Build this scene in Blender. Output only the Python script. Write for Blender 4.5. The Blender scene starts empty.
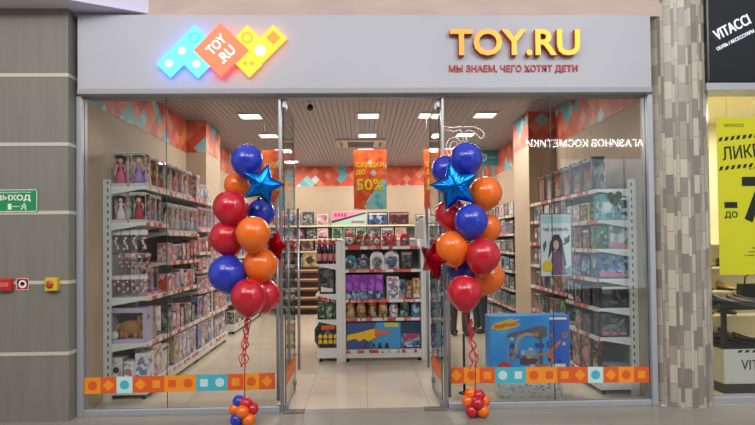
import bpy, bmesh, math, random
from mathutils import Vector, Matrix
random.seed(7)
PI = math.pi
SC = bpy.context.scene
COL = SC.collection

# ------------------------------------------------------------------ camera
cam_d = bpy.data.cameras.new('camera'); cam_d.sensor_width = 36; cam_d.lens = 545 * 36 / 755
cam_d.shift_y = 20.79 / 755; cam_d.clip_start = .05
cam = bpy.data.objects.new('camera', cam_d); COL.objects.link(cam)
yaw, pit, rol = .02718, .01773, .01101
RX = Vector((math.cos(yaw), -math.sin(yaw), 0))
FW = Vector((math.sin(yaw)*math.cos(pit), math.cos(yaw)*math.cos(pit), math.sin(pit)))
UP = Vector((-math.sin(yaw)*math.sin(pit), -math.cos(yaw)*math.sin(pit), math.cos(pit)))
r_ = math.cos(rol)*RX - math.sin(rol)*UP; u_ = math.sin(rol)*RX + math.cos(rol)*UP
m = Matrix((r_, u_, -FW)).transposed().to_4x4(); m.translation = (0, -5.171, 1.573)
cam.matrix_world = m
SC.camera = cam

# ------------------------------------------------------------------ world, lights, exposure
SC.cycles.transparent_max_bounces = 24
SC.view_settings.view_transform = 'Standard'; SC.view_settings.look = 'None'
SC.view_settings.exposure = 0.0; SC.view_settings.gamma = 1.0; SC.view_settings.use_curve_mapping = False
w = bpy.data.worlds.new('mall_air'); SC.world = w; w.use_nodes = True
w.node_tree.nodes['Background'].inputs[0].default_value = (.95, .96, 1.0, 1)
w.node_tree.nodes['Background'].inputs[1].default_value = .62

def area(name, loc, sx, sy, power, col=(1, 1, 1), rot=(0, 0, 0)):
    l = bpy.data.lights.new(name, 'AREA'); l.shape = 'RECTANGLE'; l.size = sx; l.size_y = sy
    l.energy = power; l.color = col
    o = bpy.data.objects.new(name, l); o.location = loc; o.rotation_euler = rot; COL.objects.link(o)
    return o
# mall ceiling luminaires overhead, then added fill lamps
area('mall_ceiling_and_fill_lamp', (-3.0, -3.6, 5.2), 3.0, 2.0, 62, (1, .985, .96))
area('mall_ceiling_and_fill_lamp', (3.0, -3.6, 5.2), 3.0, 2.0, 62, (1, .985, .96))
for lx in (-3.5, 0, 3.5): area('mall_ceiling_and_fill_lamp', (lx, -6.0, 5.5), 2.6, 1.1, 112, (1, .985, .965), (math.radians(50), 0, 0))  # unseen tilted fill, added to brighten the shop front and shelf ends
STORE_LAMP_W = 22
STORE_LIGHT_COL = (1.0, .95, .88)

# ------------------------------------------------------------------ helpers
def srgb(r, g, b):
    f = lambda c: (c/255/12.92) if c/255 <= .04045 else ((c/255+.055)/1.055)**2.4
    return (f(r), f(g), f(b), 1)

MATS = {}
def mat(name, col, rough=.5, metal=0, emit=0, spec=.5, ecol=None, trans=0, alpha=1):
    if name in MATS: return MATS[name]
    m = bpy.data.materials.new(name); m.use_nodes = True
    b = m.node_tree.nodes['Principled BSDF']
    b.inputs['Base Color'].default_value = col; b.inputs['Roughness'].default_value = rough
    b.inputs['Metallic'].default_value = metal; b.inputs['Specular IOR Level'].default_value = spec
    if emit:
        b.inputs['Emission Color'].default_value = ecol or col; b.inputs['Emission Strength'].default_value = emit
    MATS[name] = m
    return m

def nodes(m):
    return m.node_tree.nodes, m.node_tree.links

def noisy(name, c1, c2, scale=6, rough=.5, stretch=(1, 1, 1), spec=.5, detail=4):
    """plain paint or stone with a soft procedural variation"""
    m = mat(name, c1, rough, spec=spec); N, L = nodes(m)
    if 'ramp' in N: return m
    tc = N.new('ShaderNodeTexCoord'); mp = N.new('ShaderNodeMapping'); mp.inputs['Scale'].default_value = stretch
    nz = N.new('ShaderNodeTexNoise'); nz.inputs['Scale'].default_value = scale; nz.inputs['Detail'].default_value = detail
    rp = N.new('ShaderNodeValToRGB'); rp.name = 'ramp'
    rp.color_ramp.elements[0].position = .35; rp.color_ramp.elements[0].color = c1
    rp.color_ramp.elements[1].position = .65; rp.color_ramp.elements[1].color = c2
    L.new(tc.outputs['Object'], mp.inputs[0]); L.new(mp.outputs[0], nz.inputs['Vector']); L.new(nz.outputs['Fac'], rp.inputs[0])
    L.new(rp.outputs[0], N['Principled BSDF'].inputs['Base Color'])
    return m

def print_mat(name, palette, scale=22, rough=.35, stretch=(1, 1, 1)):
    """printed cardboard: random patches of the palette, different on each object"""
    if name in MATS: return MATS[name]
    m = mat(name, palette[0], rough); N, L = nodes(m)
    tc = N.new('ShaderNodeTexCoord'); oi = N.new('ShaderNodeObjectInfo')
    mul = N.new('ShaderNodeMath'); mul.operation = 'MULTIPLY'; mul.inputs[1].default_value = 91.7
    mp = N.new('ShaderNodeMapping'); mp.inputs['Scale'].default_value = stretch
    nz = N.new('ShaderNodeTexNoise'); nz.noise_dimensions = '4D'; nz.inputs['Scale'].default_value = scale*.6
    nz.inputs['Detail'].default_value = 2
    mix = N.new('ShaderNodeMixRGB'); mix.blend_type = 'ADD'; mix.inputs[0].default_value = .06
    vo = N.new('ShaderNodeTexVoronoi'); vo.voronoi_dimensions = '4D'; vo.inputs['Scale'].default_value = scale
    sep = N.new('ShaderNodeSeparateColor')
    rp = N.new('ShaderNodeValToRGB'); rp.color_ramp.interpolation = 'CONSTANT'
    els = rp.color_ramp.elements
    n = len(palette)
    els[0].position = 0; els[0].color = palette[0]
    els[1].position = 1/n; els[1].color = palette[1]
    for i in range(2, n):
        e = els.new(i/n); e.color = palette[i]
    L.new(tc.outputs['Object'], mp.inputs[0]); L.new(oi.outputs['Random'], mul.inputs[0])
    L.new(mp.outputs[0], nz.inputs['Vector']); L.new(mul.outputs[0], nz.inputs['W'])
    L.new(mp.outputs[0], mix.inputs[1]); L.new(nz.outputs['Color'], mix.inputs[2])
    L.new(mix.outputs[0], vo.inputs['Vector']); L.new(mul.outputs[0], vo.inputs['W'])
    L.new(vo.outputs['Color'], sep.inputs[0]); L.new(sep.outputs[0], rp.inputs[0])
    L.new(rp.outputs[0], N['Principled BSDF'].inputs['Base Color'])
    return m

def glass_mat(name, tint=(1, 1, 1, 1), ior=1.5, boost=1.0):
    if name in MATS: return MATS[name]
    m = bpy.data.materials.new(name); m.use_nodes = True; N, L = nodes(m)
    for n in list(N): N.remove(n)
    out = N.new('ShaderNodeOutputMaterial'); mix = N.new('ShaderNodeMixShader')
    t = N.new('ShaderNodeBsdfTransparent'); t.inputs[0].default_value = tint
    g = N.new('ShaderNodeBsdfGlossy'); g.inputs['Roughness'].default_value = .0
    fr = N.new('ShaderNodeFresnel'); ge = N.new('ShaderNodeNewGeometry'); mi = N.new('ShaderNodeMath'); mi.operation = 'MULTIPLY_ADD'
    mi.inputs[1].default_value = 1/ior-ior; mi.inputs[2].default_value = ior   # same reflectance on the way in and out
    L.new(ge.outputs['Backfacing'], mi.inputs[0]); L.new(mi.outputs[0], fr.inputs['IOR'])
    ml = N.new('ShaderNodeMath'); ml.operation = 'MULTIPLY'; ml.inputs[1].default_value = boost
    L.new(fr.outputs[0], ml.inputs[0]); L.new(ml.outputs[0], mix.inputs[0]); L.new(t.outputs[0], mix.inputs[1]); L.new(g.outputs[0], mix.inputs[2])
    L.new(mix.outputs[0], out.inputs[0])
    MATS[name] = m
    return m

class MB:
    """collects shapes into one mesh"""
    def __init__(s): s.v = []; s.f = []; s.mi = []; s.sm = []
    def add(s, vs, fs, mi=0, smooth=False, M=None):
        o = len(s.v)
        s.v += [tuple(M @ Vector(v)) if M else tuple(v) for v in vs]
        s.f += [tuple(i+o for i in f) for f in fs]; s.mi += [mi]*len(fs); s.sm += [smooth]*len(fs)
        return s
    def box(s, x0, x1, y0, y1, z0, z1, mi=0, M=None):
        v = [(x, y, z) for z in (z0, z1) for y in (y0, y1) for x in (x0, x1)]
        f = [(0, 2, 3, 1), (4, 5, 7, 6), (0, 1, 5, 4), (2, 6, 7, 3), (0, 4, 6, 2), (1, 3, 7, 5)]
        return s.add(v, f, mi, False, M)
    def tube(s, pts, r, n=10, mi=0, cap=True):
        rings = []; pts = [Vector(p) for p in pts]
        rr = r if isinstance(r, (list, tuple)) else [r]*len(pts)
        prev = None
        vs = []
        for i, p in enumerate(pts):
            d = (pts[min(i+1, len(pts)-1)] - pts[max(i-1, 0)]).normalized()
            a = Vector((0, 0, 1)) if abs(d.z) < .9 else Vector((1, 0, 0))
            if prev is not None: x = (prev - d*prev.dot(d)).normalized()
            else: x = d.cross(a).normalized()
            prev = x; y = d.cross(x)
            vs += [p + (x*math.cos(2*PI*k/n) + y*math.sin(2*PI*k/n))*rr[i] for k in range(n)]
        fs = [(i*n+k, i*n+(k+1) % n, (i+1)*n+(k+1) % n, (i+1)*n+k) for i in range(len(pts)-1) for k in range(n)]
        if cap: fs += [tuple(range(n))[::-1], tuple(range((len(pts)-1)*n, len(pts)*n))]
        return s.add(vs, fs, mi, True)
    def lathe(s, prof, n=20, mi=0, M=None, smooth=True):
        vs = []; fs = []
        for r, z in prof: vs += [(r*math.cos(2*PI*k/n), r*math.sin(2*PI*k/n), z) for k in range(n)]
        for i in range(len(prof)-1):
            fs += [(i*n+k, i*n+(k+1) % n, (i+1)*n+(k+1) % n, (i+1)*n+k) for k in range(n)]
        fs += [tuple(range(n))[::-1], tuple(range((len(prof)-1)*n, len(prof)*n))]
        return s.add(vs, fs, mi, smooth, M)
    def ball(s, c, r, mi=0, nu=12, nv=8, sc=(1, 1, 1)):
        prof = [(max(1e-4, math.sin(PI*i/nv))*r, -math.cos(PI*i/nv)*r) for i in range(nv+1)]
        M = Matrix.Translation(c) @ Matrix.Diagonal((*sc, 1))
        return s.lathe(prof, nu, mi, M)
    def prism(s, poly, y0, y1, mi=0, mside=None, M=None):
        """polygon in x,z extruded from y0 (front, facing -y) to y1"""
        n = len(poly)
        a = sum(poly[i][0]*poly[(i+1) % n][1]-poly[(i+1) % n][0]*poly[i][1] for i in range(n))
        if a < 0: poly = poly[::-1]
        v = [(x, y0, z) for x, z in poly] + [(x, y1, z) for x, z in poly]
        s.add(v, [tuple(range(n)), tuple(range(n, 2*n))[::-1]], mi, False, M)
        s.add(v, [(i, i+n, (i+1) % n+n, (i+1) % n) for i in range(n)], mi if mside is None else mside, False, M)
        return s
    def mesh(s, name, mats):
        me = bpy.data.meshes.new(name); me.from_pydata(s.v, [], s.f)
        for m in (mats if isinstance(mats, (list, tuple)) else [mats]): me.materials.append(m)
        me.polygons.foreach_set('material_index', s.mi); me.polygons.foreach_set('use_smooth', s.sm)
        me.update(); return me

def link(name, data, parent=None, loc=None, rot=None):
    o = bpy.data.objects.new(name, data); COL.objects.link(o)
    if parent: o.parent = parent
    if loc: o.location = loc
    if rot: o.rotation_euler = rot
    return o
def part(name, mb, mats, parent=None, bevel=0):
    o = link(name, mb.mesh(name, mats), parent)
    if bevel:
        b = o.modifiers.new('edge', 'BEVEL'); b.width = bevel; b.segments = 2; b.limit_method = 'ANGLE'
    return o
def tag(o, label, cat, group=None, kind=None):
    o['label'] = label; o['category'] = cat
    if group: o['group'] = group
    if kind: o['kind'] = kind
    return o
def struct(name, mb, mats, label=None, bevel=0):
    o = part(name, mb, mats, None, bevel); o['kind'] = 'structure'
    if label: tag(o, label, name.split('_')[0])
    return o
def thing(name, label, cat, loc=(0, 0, 0), rz=0, group=None):
    o = link(name, None, None, loc, (0, 0, rz)); o.empty_display_size = .05
    return tag(o, label, cat, group)
KIDS = {}
def kids(o):
    return [c for c in o.children]
def dup(root, loc, rz, label, group=None):
    r = root.copy(); COL.objects.link(r); r.location = loc; r.rotation_euler = (0, 0, rz); r['label'] = label
    if group: r['group'] = group
    for ch in root.children:
        c = ch.copy(); COL.objects.link(c); c.parent = r
        for g in ch.children:
            d = g.copy(); COL.objects.link(d); d.parent = c
    return r

def text_mesh(body, wd, ht, ext=.002, bold=0.0, mats=None, shear=0, lines=1.0, outline=0):
    cu = bpy.data.curves.new('lettering', 'FONT'); cu.body = body; cu.extrude = ext*.5; cu.offset = bold
    cu.align_x = 'CENTER'; cu.shear = shear; cu.space_line = lines; cu.resolution_u = 3
    if outline:
        cu.fill_mode = 'NONE' if False else cu.fill_mode
    o = bpy.data.objects.new('lettering', cu); COL.objects.link(o)
    bpy.context.view_layer.update()
    me = bpy.data.meshes.new_from_object(o.evaluated_get(bpy.context.evaluated_depsgraph_get()))
    bpy.data.objects.remove(o); bpy.data.curves.remove(cu)
    xs = [v.co.x for v in me.vertices]; ys = [v.co.y for v in me.vertices]
    x0, x1, y0, y1 = min(xs), max(xs), min(ys), max(ys)
    sx = wd/(x1-x0); sy = ht/(y1-y0)
    for v in me.vertices:
        v.co.x = (v.co.x-(x0+x1)/2)*sx; v.co.y = (v.co.y-(y0+y1)/2)*sy
    me.materials.clear()
    mats = mats if isinstance(mats, (list, tuple)) else [mats]
    for m_ in mats: me.materials.append(m_)
    me.name = 'lettering'
    for p in me.polygons: p.material_index = 0 if (p.normal.z > .5 or len(mats) == 1) else 1
    return me
def text(body, wd, ht, loc, mats, parent=None, name='lettering', roll=0, face='-y', **k):
    me = text_mesh(body, wd, ht, mats=mats, **k)
    o = link(name, me, parent, loc)
    o.rotation_euler = (PI/2, roll, 0) if face == '-y' else (PI/2, roll, PI)
    if face == '-y' and roll:
        o.rotation_euler = (Matrix.Rotation(-roll, 3, 'Y') @ Matrix.Rotation(PI/2, 3, 'X')).to_euler()
    return o

def circle(cx, cz, r, n=20): return [(cx+r*math.cos(2*PI*k/n), cz+r*math.sin(2*PI*k/n)) for k in range(n)]
def square(cx, cz, h): return [(cx-h, cz-h), (cx+h, cz-h), (cx+h, cz+h), (cx-h, cz+h)]
def diamond(cx, cz, h): return [(cx-h, cz), (cx, cz-h), (cx+h, cz), (cx, cz+h)]

# ------------------------------------------------------------------ shared materials
WHITE = mat('shelf_white_steel', srgb(214, 214, 210), .4)
WHITE2 = mat('white_lacquer', srgb(222, 222, 226), .45)
BLACK = mat('black_plastic', srgb(24, 24, 26), .4)
DARK = mat('dark_grey', srgb(58, 58, 60), .5)
STEEL = mat('brushed_steel', srgb(172, 174, 178), .36, .85)
ALU = mat('frame_aluminium', srgb(172, 174, 180), .42, .35)
GLASS = glass_mat('shop_glass', (.93, .95, .94, 1))
EDGE = mat('glass_edge_green', srgb(58, 74, 70), .6, spec=.2)
FILM = glass_mat('clear_film', (.97, .97, .97, 1), 1.45)
ORANGE = mat('decal_orange', srgb(242, 148, 30), .5)
REDOR = mat('decal_red_orange', srgb(222, 92, 34), .5)
TEAL = mat('decal_teal', srgb(72, 178, 194), .5)
PALE = mat('decal_pale', srgb(196, 226, 224), .5)
RED = mat('plain_red', srgb(190, 36, 34), .4)
YELLOW = mat('plain_yellow', srgb(236, 200, 30), .45)
CREAM = mat('cream', srgb(222, 208, 178), .5)

# ------------------------------------------------------------------ structure: mall side
def tile_floor(name, c1, c2, grout, size, rough, off=(0, 0)):
    m = mat(name, c1, rough); N, L = nodes(m)
    tc = N.new('ShaderNodeTexCoord'); mp = N.new('ShaderNodeMapping'); mp.inputs['Location'].default_value = (off[0], off[1], 0)
    br = N.new('ShaderNodeTexBrick'); br.offset = 0; br.inputs['Scale'].default_value = 1
    br.inputs['Brick Width'].default_value = size; br.inputs['Row Height'].default_value = size
    br.inputs['Mortar Size'].default_value = .003; br.inputs['Mortar Smooth'].default_value = .1
    br.inputs['Color1'].default_value = c1; br.inputs['Color2'].default_value = c2; br.inputs['Mortar'].default_value = grout
    nz = N.new('ShaderNodeTexNoise'); nz.inputs['Scale'].default_value = 2.2; nz.inputs['Detail'].default_value = 6
    mx = N.new('ShaderNodeMixRGB'); mx.blend_type = 'MULTIPLY'; mx.inputs[0].default_value = .25
    rp = N.new('ShaderNodeValToRGB'); rp.color_ramp.elements[0].color = (.6, .6, .6, 1); rp.color_ramp.elements[0].position = .3
    rp.color_ramp.elements[1].position = .7
    L.new(tc.outputs['Object'], mp.inputs[0]); L.new(mp.outputs[0], br.inputs['Vector']); L.new(mp.outputs[0], nz.inputs['Vector'])
    L.new(nz.outputs['Fac'], rp.inputs[0]); L.new(br.outputs['Color'], mx.inputs[1]); L.new(rp.outputs[0], mx.inputs[2])
    L.new(mx.outputs[0], N['Principled BSDF'].inputs['Base Color'])
    return m
MALLF = tile_floor('mall_stone_tile', srgb(145, 139, 128), srgb(141, 135, 126), srgb(122, 116, 107), 1.2, .3, (.3, .55))
STOREF = tile_floor('store_porcelain_tile', srgb(214, 200, 180), srgb(210, 196, 176), srgb(170, 156, 138), .6, .14, (-.03, 0))
struct('floor', MB().box(-9, 9, -10, -.06, -.1, 0), MALLF, 'grey stone tiled mall floor in front of the shop')
struct('floor_store', MB().box(-2.66, 2.82, .05, 8.1, -.1, 0), STOREF, 'polished beige tiled floor inside the toy shop')
struct('trim_1', MB().box(-2.66, 2.82, -.06, .05, -.1, .002), noisy('threshold_stone', srgb(150, 142, 132), srgb(140, 132, 124), 8, .35), 'grey stone threshold strip under the shop front')

PCLAD = noisy('pillar_clad', srgb(126, 122, 112), srgb(119, 115, 105), 3, .55, (6, 6, .4))
SEAM = mat('pillar_seam', srgb(192, 186, 168), .5)
mb = MB().box(-5.2, -2.66, -.17, .6, 0, 3.74)
po = struct('wall_left', mb, PCLAD, 'broad grey clad pillar left of the shop front with pale seams')
mb = MB()
for z in (.61, 1.25, 1.88, 2.5, 3.13): mb.box(-5.2, -2.656, -.174, .6, z-.016, z+.016)
part('seam_strips', mb, SEAM, po)
mb = MB().box(-5.2, -2.66, -.42, .6, 3.74, 4.6)
struct('trim_2', mb, noisy('beam_white', srgb(216, 212, 208), srgb(208, 204, 202), 2, .6), 'white beam above the grey clad pillar')
# bulkhead over the fascia
mb = MB().box(-2.66, 2.9, -.06, .3, 3.715, 4.9)
struct('wall_bulkhead', mb, noisy('bulkhead_pink', srgb(196, 172, 162), srgb(184, 160, 152), 2, .6, (1, 1, 3)), 'dusty pink bulkhead above the white shop fascia')
mb = MB().add([(-2.66, -.4, 3.74), (-1.98, -.06, 3.74), (-2.66, -.06, 3.74), (-2.66, -.4, 4.9), (-1.98, -.06, 4.9), (-2.66, -.06, 4.9)],
              [(0, 2, 1), (3, 4, 5), (0, 1, 4, 3), (1, 2, 5, 4), (2, 0, 3, 5)])
struct('trim_3', mb, mat('white_corner', srgb(206, 202, 222), .5), 'white wedge shaped ceiling corner over the fascia')
# fascia
mb = MB().box(-2.612, 2.752, -.1, .12, 3.02, 3.71)
fo = struct('wall_fascia', mb, noisy('fascia_white', srgb(174, 174, 182), srgb(169, 169, 178), 1.5, .42), 'white sign fascia across the top of the toy shop')
mb = MB().box(-2.612, 2.752, -.115, .14, 2.97, 3.022)
part('fascia_trim', mb, mat('fascia_trim_grey', srgb(150, 150, 156), .45), fo, .006)

# mosaic column
def mosaic():
    m = mat('column_mosaic', srgb(170, 162, 150), .35); N, L = nodes(m)
    uv = N.new('ShaderNodeUVMap'); uv.uv_map = 'UVMap'
    sep = N.new('ShaderNodeSeparateXYZ'); L.new(uv.outputs[0], sep.inputs[0])
    def M(op, a, b=None, c=None):
        n = N.new('ShaderNodeMath'); n.operation = op
        for i, x in enumerate((a, b, c)):
            if x is None: continue
            if isinstance(x, (int, float)): n.inputs[i].default_value = x
            else: L.new(x, n.inputs[i])
        return n.outputs[0]
    # warp u so that strips have uneven widths
    su = M('MULTIPLY', sep.outputs[0], 25.0)
    wob = M('MULTIPLY', M('SINE', M('MULTIPLY', su, 2.17)), .33)
    u = M('ADD', su, wob)
    ci = M('FLOOR', u); fu = M('FRACT', u)
    wn = N.new('ShaderNodeTexWhiteNoise'); wn.noise_dimensions = '1D'; L.new(ci, wn.inputs['W'])
    v = M('ADD', M('MULTIPLY', sep.outputs[1], 5.6), M('MULTIPLY', wn.outputs['Value'], 7.3))
    ri = M('FLOOR', v); fv = M('FRACT', v)
    cb = N.new('ShaderNodeCombineXYZ'); L.new(ci, cb.inputs[0]); L.new(ri, cb.inputs[1])
    w2 = N.new('ShaderNodeTexWhiteNoise'); w2.noise_dimensions = '3D'; L.new(cb.outputs[0], w2.inputs['Vector'])
    rp = N.new('ShaderNodeValToRGB'); rp.color_ramp.interpolation = 'CONSTANT'
    cols = [srgb(178, 170, 154), srgb(140, 131, 121), srgb(188, 180, 162), srgb(130, 121, 113), srgb(157, 146, 133), srgb(170, 162, 148)]
    e = rp.color_ramp.elements; e[0].color = cols[0]; e[1].position = 1/6; e[1].color = cols[1]
    for i in range(2, 6): e.new(i/6).color = cols[i]
    L.new(w2.outputs['Value'], rp.inputs[0])
    g = M('MAXIMUM', M('LESS_THAN', fu, .07), M('LESS_THAN', fv, .025))
    mx = N.new('ShaderNodeMixRGB'); L.new(g, mx.inputs[0]); L.new(rp.outputs[0], mx.inputs[1]); mx.inputs[2].default_value = srgb(116, 110, 104)
    L.new(mx.outputs[0], N['Principled BSDF'].inputs['Base Color'])
    return m
mb = MB(); n = 48; cx, cyy, rr = 3.09, .14, .3
vs = [(cx+rr*math.cos(2*PI*k/n), cyy+rr*math.sin(2*PI*k/n), z) for z in (0, 4.8) for k in range(n+1)]
mb.add(vs, [(k, k+1, n+1+k+1, n+1+k) for k in range(n)], 0, True)
me = mb.mesh('column', mosaic())
uvl = me.uv_layers.new(name='UVMap')
for p in me.polygons:
    for li in p.loop_indices:
        vi = me.loops[li].vertex_index; k = vi % (n+1)
        uvl.data[li].uv = (2*PI*rr*k/n, me.vertices[vi].co.z)
o = link('column', me); o['kind'] = 'structure'; tag(o, 'round column clad in beige and grey mosaic strips', 'column')

# store shell
BEIGE = noisy('store_wall_beige', srgb(192, 169, 144), srgb(186, 163, 138), 1.2, .6)
HC = 3.45
struct('wall_store_left', MB().box(-2.9, -2.65, .05, 8.1, 0, HC), BEIGE, 'beige left wall inside the toy shop')
struct('wall_store_right', MB().box(2.8, 3.0, .05, 8.1, 0, HC), BEIGE, 'beige right wall inside the toy shop')
struct('wall_store_back', MB().box(-2.9, 3.0, 8.1, 8.3, 0, HC), BEIGE, 'beige back wall inside the toy shop')
struct('wall_left_pier', MB().box(-2.65, -2.35, 3.1, 3.9, 0, HC), BEIGE, 'beige pier on the left wall inside the shop')
struct('wall_right_pier', MB().box(2.41, 2.8, 2.62, 3.4, 0, HC), BEIGE, 'beige pier on the right wall inside the shop')
# slatted metal ceiling
mb = MB(); x = -2.65
while x < 2.8:
    mb.box(x+.0035, min(x+.0715, 2.8), .05, 8.1, HC, HC+.02); x += .075
mb.box(-2.65, 2.8, .05, 8.1, HC+.03, HC+.06, 1)
struct('ceiling', mb, [mat('ceiling_slat_metal', srgb(164, 161, 166), .45, .3), mat('ceiling_void', srgb(112, 108, 110), .7)], 'grey metal slat ceiling of the toy shop')

def frieze_mat():
    m = mat('frieze_print', srgb(214, 90, 50), .5); N, L = nodes(m)
    uv = N.new('ShaderNodeUVMap'); uv.uv_map = 'UVMap'
    mp = N.new('ShaderNodeMapping'); mp.inputs['Rotation'].default_value = (0, 0, PI/4); mp.inputs['Scale'].default_value = (7, 7, 7)
    L.new(uv.outputs[0], mp.inputs[0])
    fl = N.new('ShaderNodeVectorMath'); fl.operation = 'FLOOR'; L.new(mp.outputs[0], fl.inputs[0])
    wn = N.new('ShaderNodeTexWhiteNoise'); wn.noise_dimensions = '2D'; L.new(fl.outputs[0], wn.inputs['Vector'])
    rp = N.new('ShaderNodeValToRGB'); rp.color_ramp.interpolation = 'CONSTANT'
    cs = [srgb(200, 80, 54), srgb(214, 102, 62), srgb(188, 66, 52), srgb(222, 132, 86), srgb(206, 86, 60)]
    e = rp.color_ramp.elements; e[0].color = cs[0]; e[1].position = .2; e[1].color = cs[1]
    for i in range(2, 5): e.new(i/5).color = cs[i]
    L.new(wn.outputs['Value'], rp.inputs[0])
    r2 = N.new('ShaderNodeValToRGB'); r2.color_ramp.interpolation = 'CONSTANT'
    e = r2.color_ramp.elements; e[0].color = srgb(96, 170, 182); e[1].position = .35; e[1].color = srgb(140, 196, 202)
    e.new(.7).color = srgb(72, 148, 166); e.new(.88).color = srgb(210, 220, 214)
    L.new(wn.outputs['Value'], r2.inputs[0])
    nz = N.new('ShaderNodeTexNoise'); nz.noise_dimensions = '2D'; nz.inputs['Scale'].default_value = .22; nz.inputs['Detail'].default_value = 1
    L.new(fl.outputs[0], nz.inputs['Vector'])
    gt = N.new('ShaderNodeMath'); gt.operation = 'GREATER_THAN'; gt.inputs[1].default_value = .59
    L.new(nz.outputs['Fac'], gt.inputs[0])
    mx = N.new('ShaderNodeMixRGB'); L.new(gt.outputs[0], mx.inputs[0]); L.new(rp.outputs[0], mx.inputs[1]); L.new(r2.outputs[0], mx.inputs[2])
    L.new(mx.outputs[0], N['Principled BSDF'].inputs['Base Color'])
    return m
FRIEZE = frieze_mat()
def frieze(name, p0, p1, z0=2.97, z1=HC, t=.004, label=''):
    """printed band along a wall from p0 to p1 (plan), standing t off it"""
    p0 = Vector((*p0, 0)); p1 = Vector((*p1, 0)); d = p1-p0; nrm = Vector((d.y, -d.x, 0)).normalized()
    v = [p0, p1, p1+nrm*t, p0+nrm*t]
    vs = [(q.x, q.y, z) for z in (z0, z1) for q in v]
    mb = MB().add(vs, [(0, 1, 2, 3)[::-1], (4, 5, 6, 7), (0, 1, 5, 4), (1, 2, 6, 5), (2, 3, 7, 6), (3, 0, 4, 7)])
    me = mb.mesh(name, FRIEZE); uvl = me.uv_layers.new(name='UVMap')
    for p in me.polygons:
        for li in p.loop_indices:
            c = me.vertices[me.loops[li].vertex_index].co
            uvl.data[li].uv = ((Vector((c.x, c.y, 0))-p0).dot(d.normalized())+p0.x*3.1+p0.y*1.7, c.z)
    o = link(name, me); o['kind'] = 'structure'; tag(o, label, 'frieze'); return o
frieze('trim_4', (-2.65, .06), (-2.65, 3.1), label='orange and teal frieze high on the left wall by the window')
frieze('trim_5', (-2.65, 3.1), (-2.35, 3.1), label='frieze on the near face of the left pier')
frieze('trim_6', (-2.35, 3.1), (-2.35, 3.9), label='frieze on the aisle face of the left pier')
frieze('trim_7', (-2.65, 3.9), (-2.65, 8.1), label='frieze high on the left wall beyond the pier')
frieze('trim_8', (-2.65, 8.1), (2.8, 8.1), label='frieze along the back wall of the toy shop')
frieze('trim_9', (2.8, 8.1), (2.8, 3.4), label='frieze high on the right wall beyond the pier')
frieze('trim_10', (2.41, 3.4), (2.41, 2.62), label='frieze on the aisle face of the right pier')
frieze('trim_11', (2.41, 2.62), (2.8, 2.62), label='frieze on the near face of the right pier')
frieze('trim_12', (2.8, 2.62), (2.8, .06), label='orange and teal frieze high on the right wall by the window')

# ------------------------------------------------------------------ shop front glazing
JL, JR = -.742, .742
def post(name, x0, x1, y0, y1, z0, z1, label):
    return struct(name, MB().box(x0, x1, y0, y1, z0, z1), ALU, label, .006)
post('trim_13', -2.655, -2.6, -.05, .06, 0, 2.97, 'aluminium post at the left end of the shop glazing')
post('trim_14', 2.735, 2.79, -.05, .06, 0, 2.97, 'aluminium post at the right end of the shop glazing')
post('trim_15', -2.6, JL-.05, -.035, .04, .0, .055, 'low aluminium sill rail under the left shop window')
post('trim_16', JR+.05, 2.735, -.035, .04, .0, .055, 'low aluminium sill rail under the right shop window')
post('trim_17', JL-.05, JR+.05, -.03, .05, 2.95, 2.99, 'aluminium head rail above the open doorway')
def pane(name, x0, x1, z0, z1, label):
    mb = MB()
    y0, y1 = -.006, .006
    v = [(x, y, z) for z in (z0, z1) for y in (y0, y1) for x in (x0, x1)]
    mb.add(v, [(0, 1, 5, 4), (2, 6, 7, 3)], 0); mb.add(v, [(0, 2, 3, 1), (4, 5, 7, 6), (0, 4, 6, 2), (1, 3, 7, 5)], 1)
    o = part(name, mb, [GLASS, EDGE]); o['kind'] = 'structure'; tag(o, label, 'window'); return o
pane('window_1', -2.6, -1.842, .055, 2.97, 'left outer glass pane beside the grey pillar')
pane('window_2', -1.838, JL-.012, .055, 2.97, 'left inner glass pane next to the open door')
pane('window_3', JR+.012, 1.812, .055, 2.97, 'right inner glass pane next to the open door')
pane('window_4', 1.816, 2.735, .055, 2.97, 'right outer glass pane beside the mosaic column')

# decal strips on the glass
def decal_strip(label, x0, x1, n, seq, za, zb, h, y, name='window_decal'):
    t = thing(name, label, 'decal', ((x0+x1)/2, y, za), 0)
    cw = (x1-x0)/n; cmats = {'o': ORANGE, 'r': REDOR, 't': TEAL, 'p': PALE}
    mb = MB(); mats = [ORANGE, REDOR, TEAL, PALE]; ix = {'o': 0, 'r': 1, 't': 2, 'p': 3}
    sl = (zb-za)/n
    def quad(mb, xa, xb, z0a, z0b, hh, mi):
        mb.prism([(xa, z0a), (xb, z0b), (xb, z0b+hh), (xa, z0a+hh)], -.0012, 0, mi)
    for i, (bg, sh, fg) in enumerate(seq):
        xa = x0+i*cw-(x0+x1)/2
        quad(mb, xa, xa+cw, sl*i, sl*(i+1), h, ix[bg])
    part('band', mb, mats, t)
    for i, (bg, sh, fg) in enumerate(seq):
        cx = x0+(i+.5)*cw-(x0+x1)/2; cz = sl*(i+.5)+h/2
        poly = {'c': circle(cx, cz, cw*.29), 'd': diamond(cx, cz, cw*.36), 's': square(cx, cz, cw*.24)}[sh]
        mb = MB().prism(poly, -.0022, -.0012); part({'c': 'round_motif', 'd': 'diamond_motif', 's': 'square_motif'}[sh], mb, cmats[fg], t)
    return t
decal_strip('orange and teal geometric decal strip on the left window', -2.6, -.838, 12,
            ['ocr', 'rdo', 'pct', 'rdo', 'rso', 'osr', 'ocr', 'tsp', 'tcp', 'rso', 'ocr', 'rdo'], .198, .213, .152, -.0065)
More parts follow.
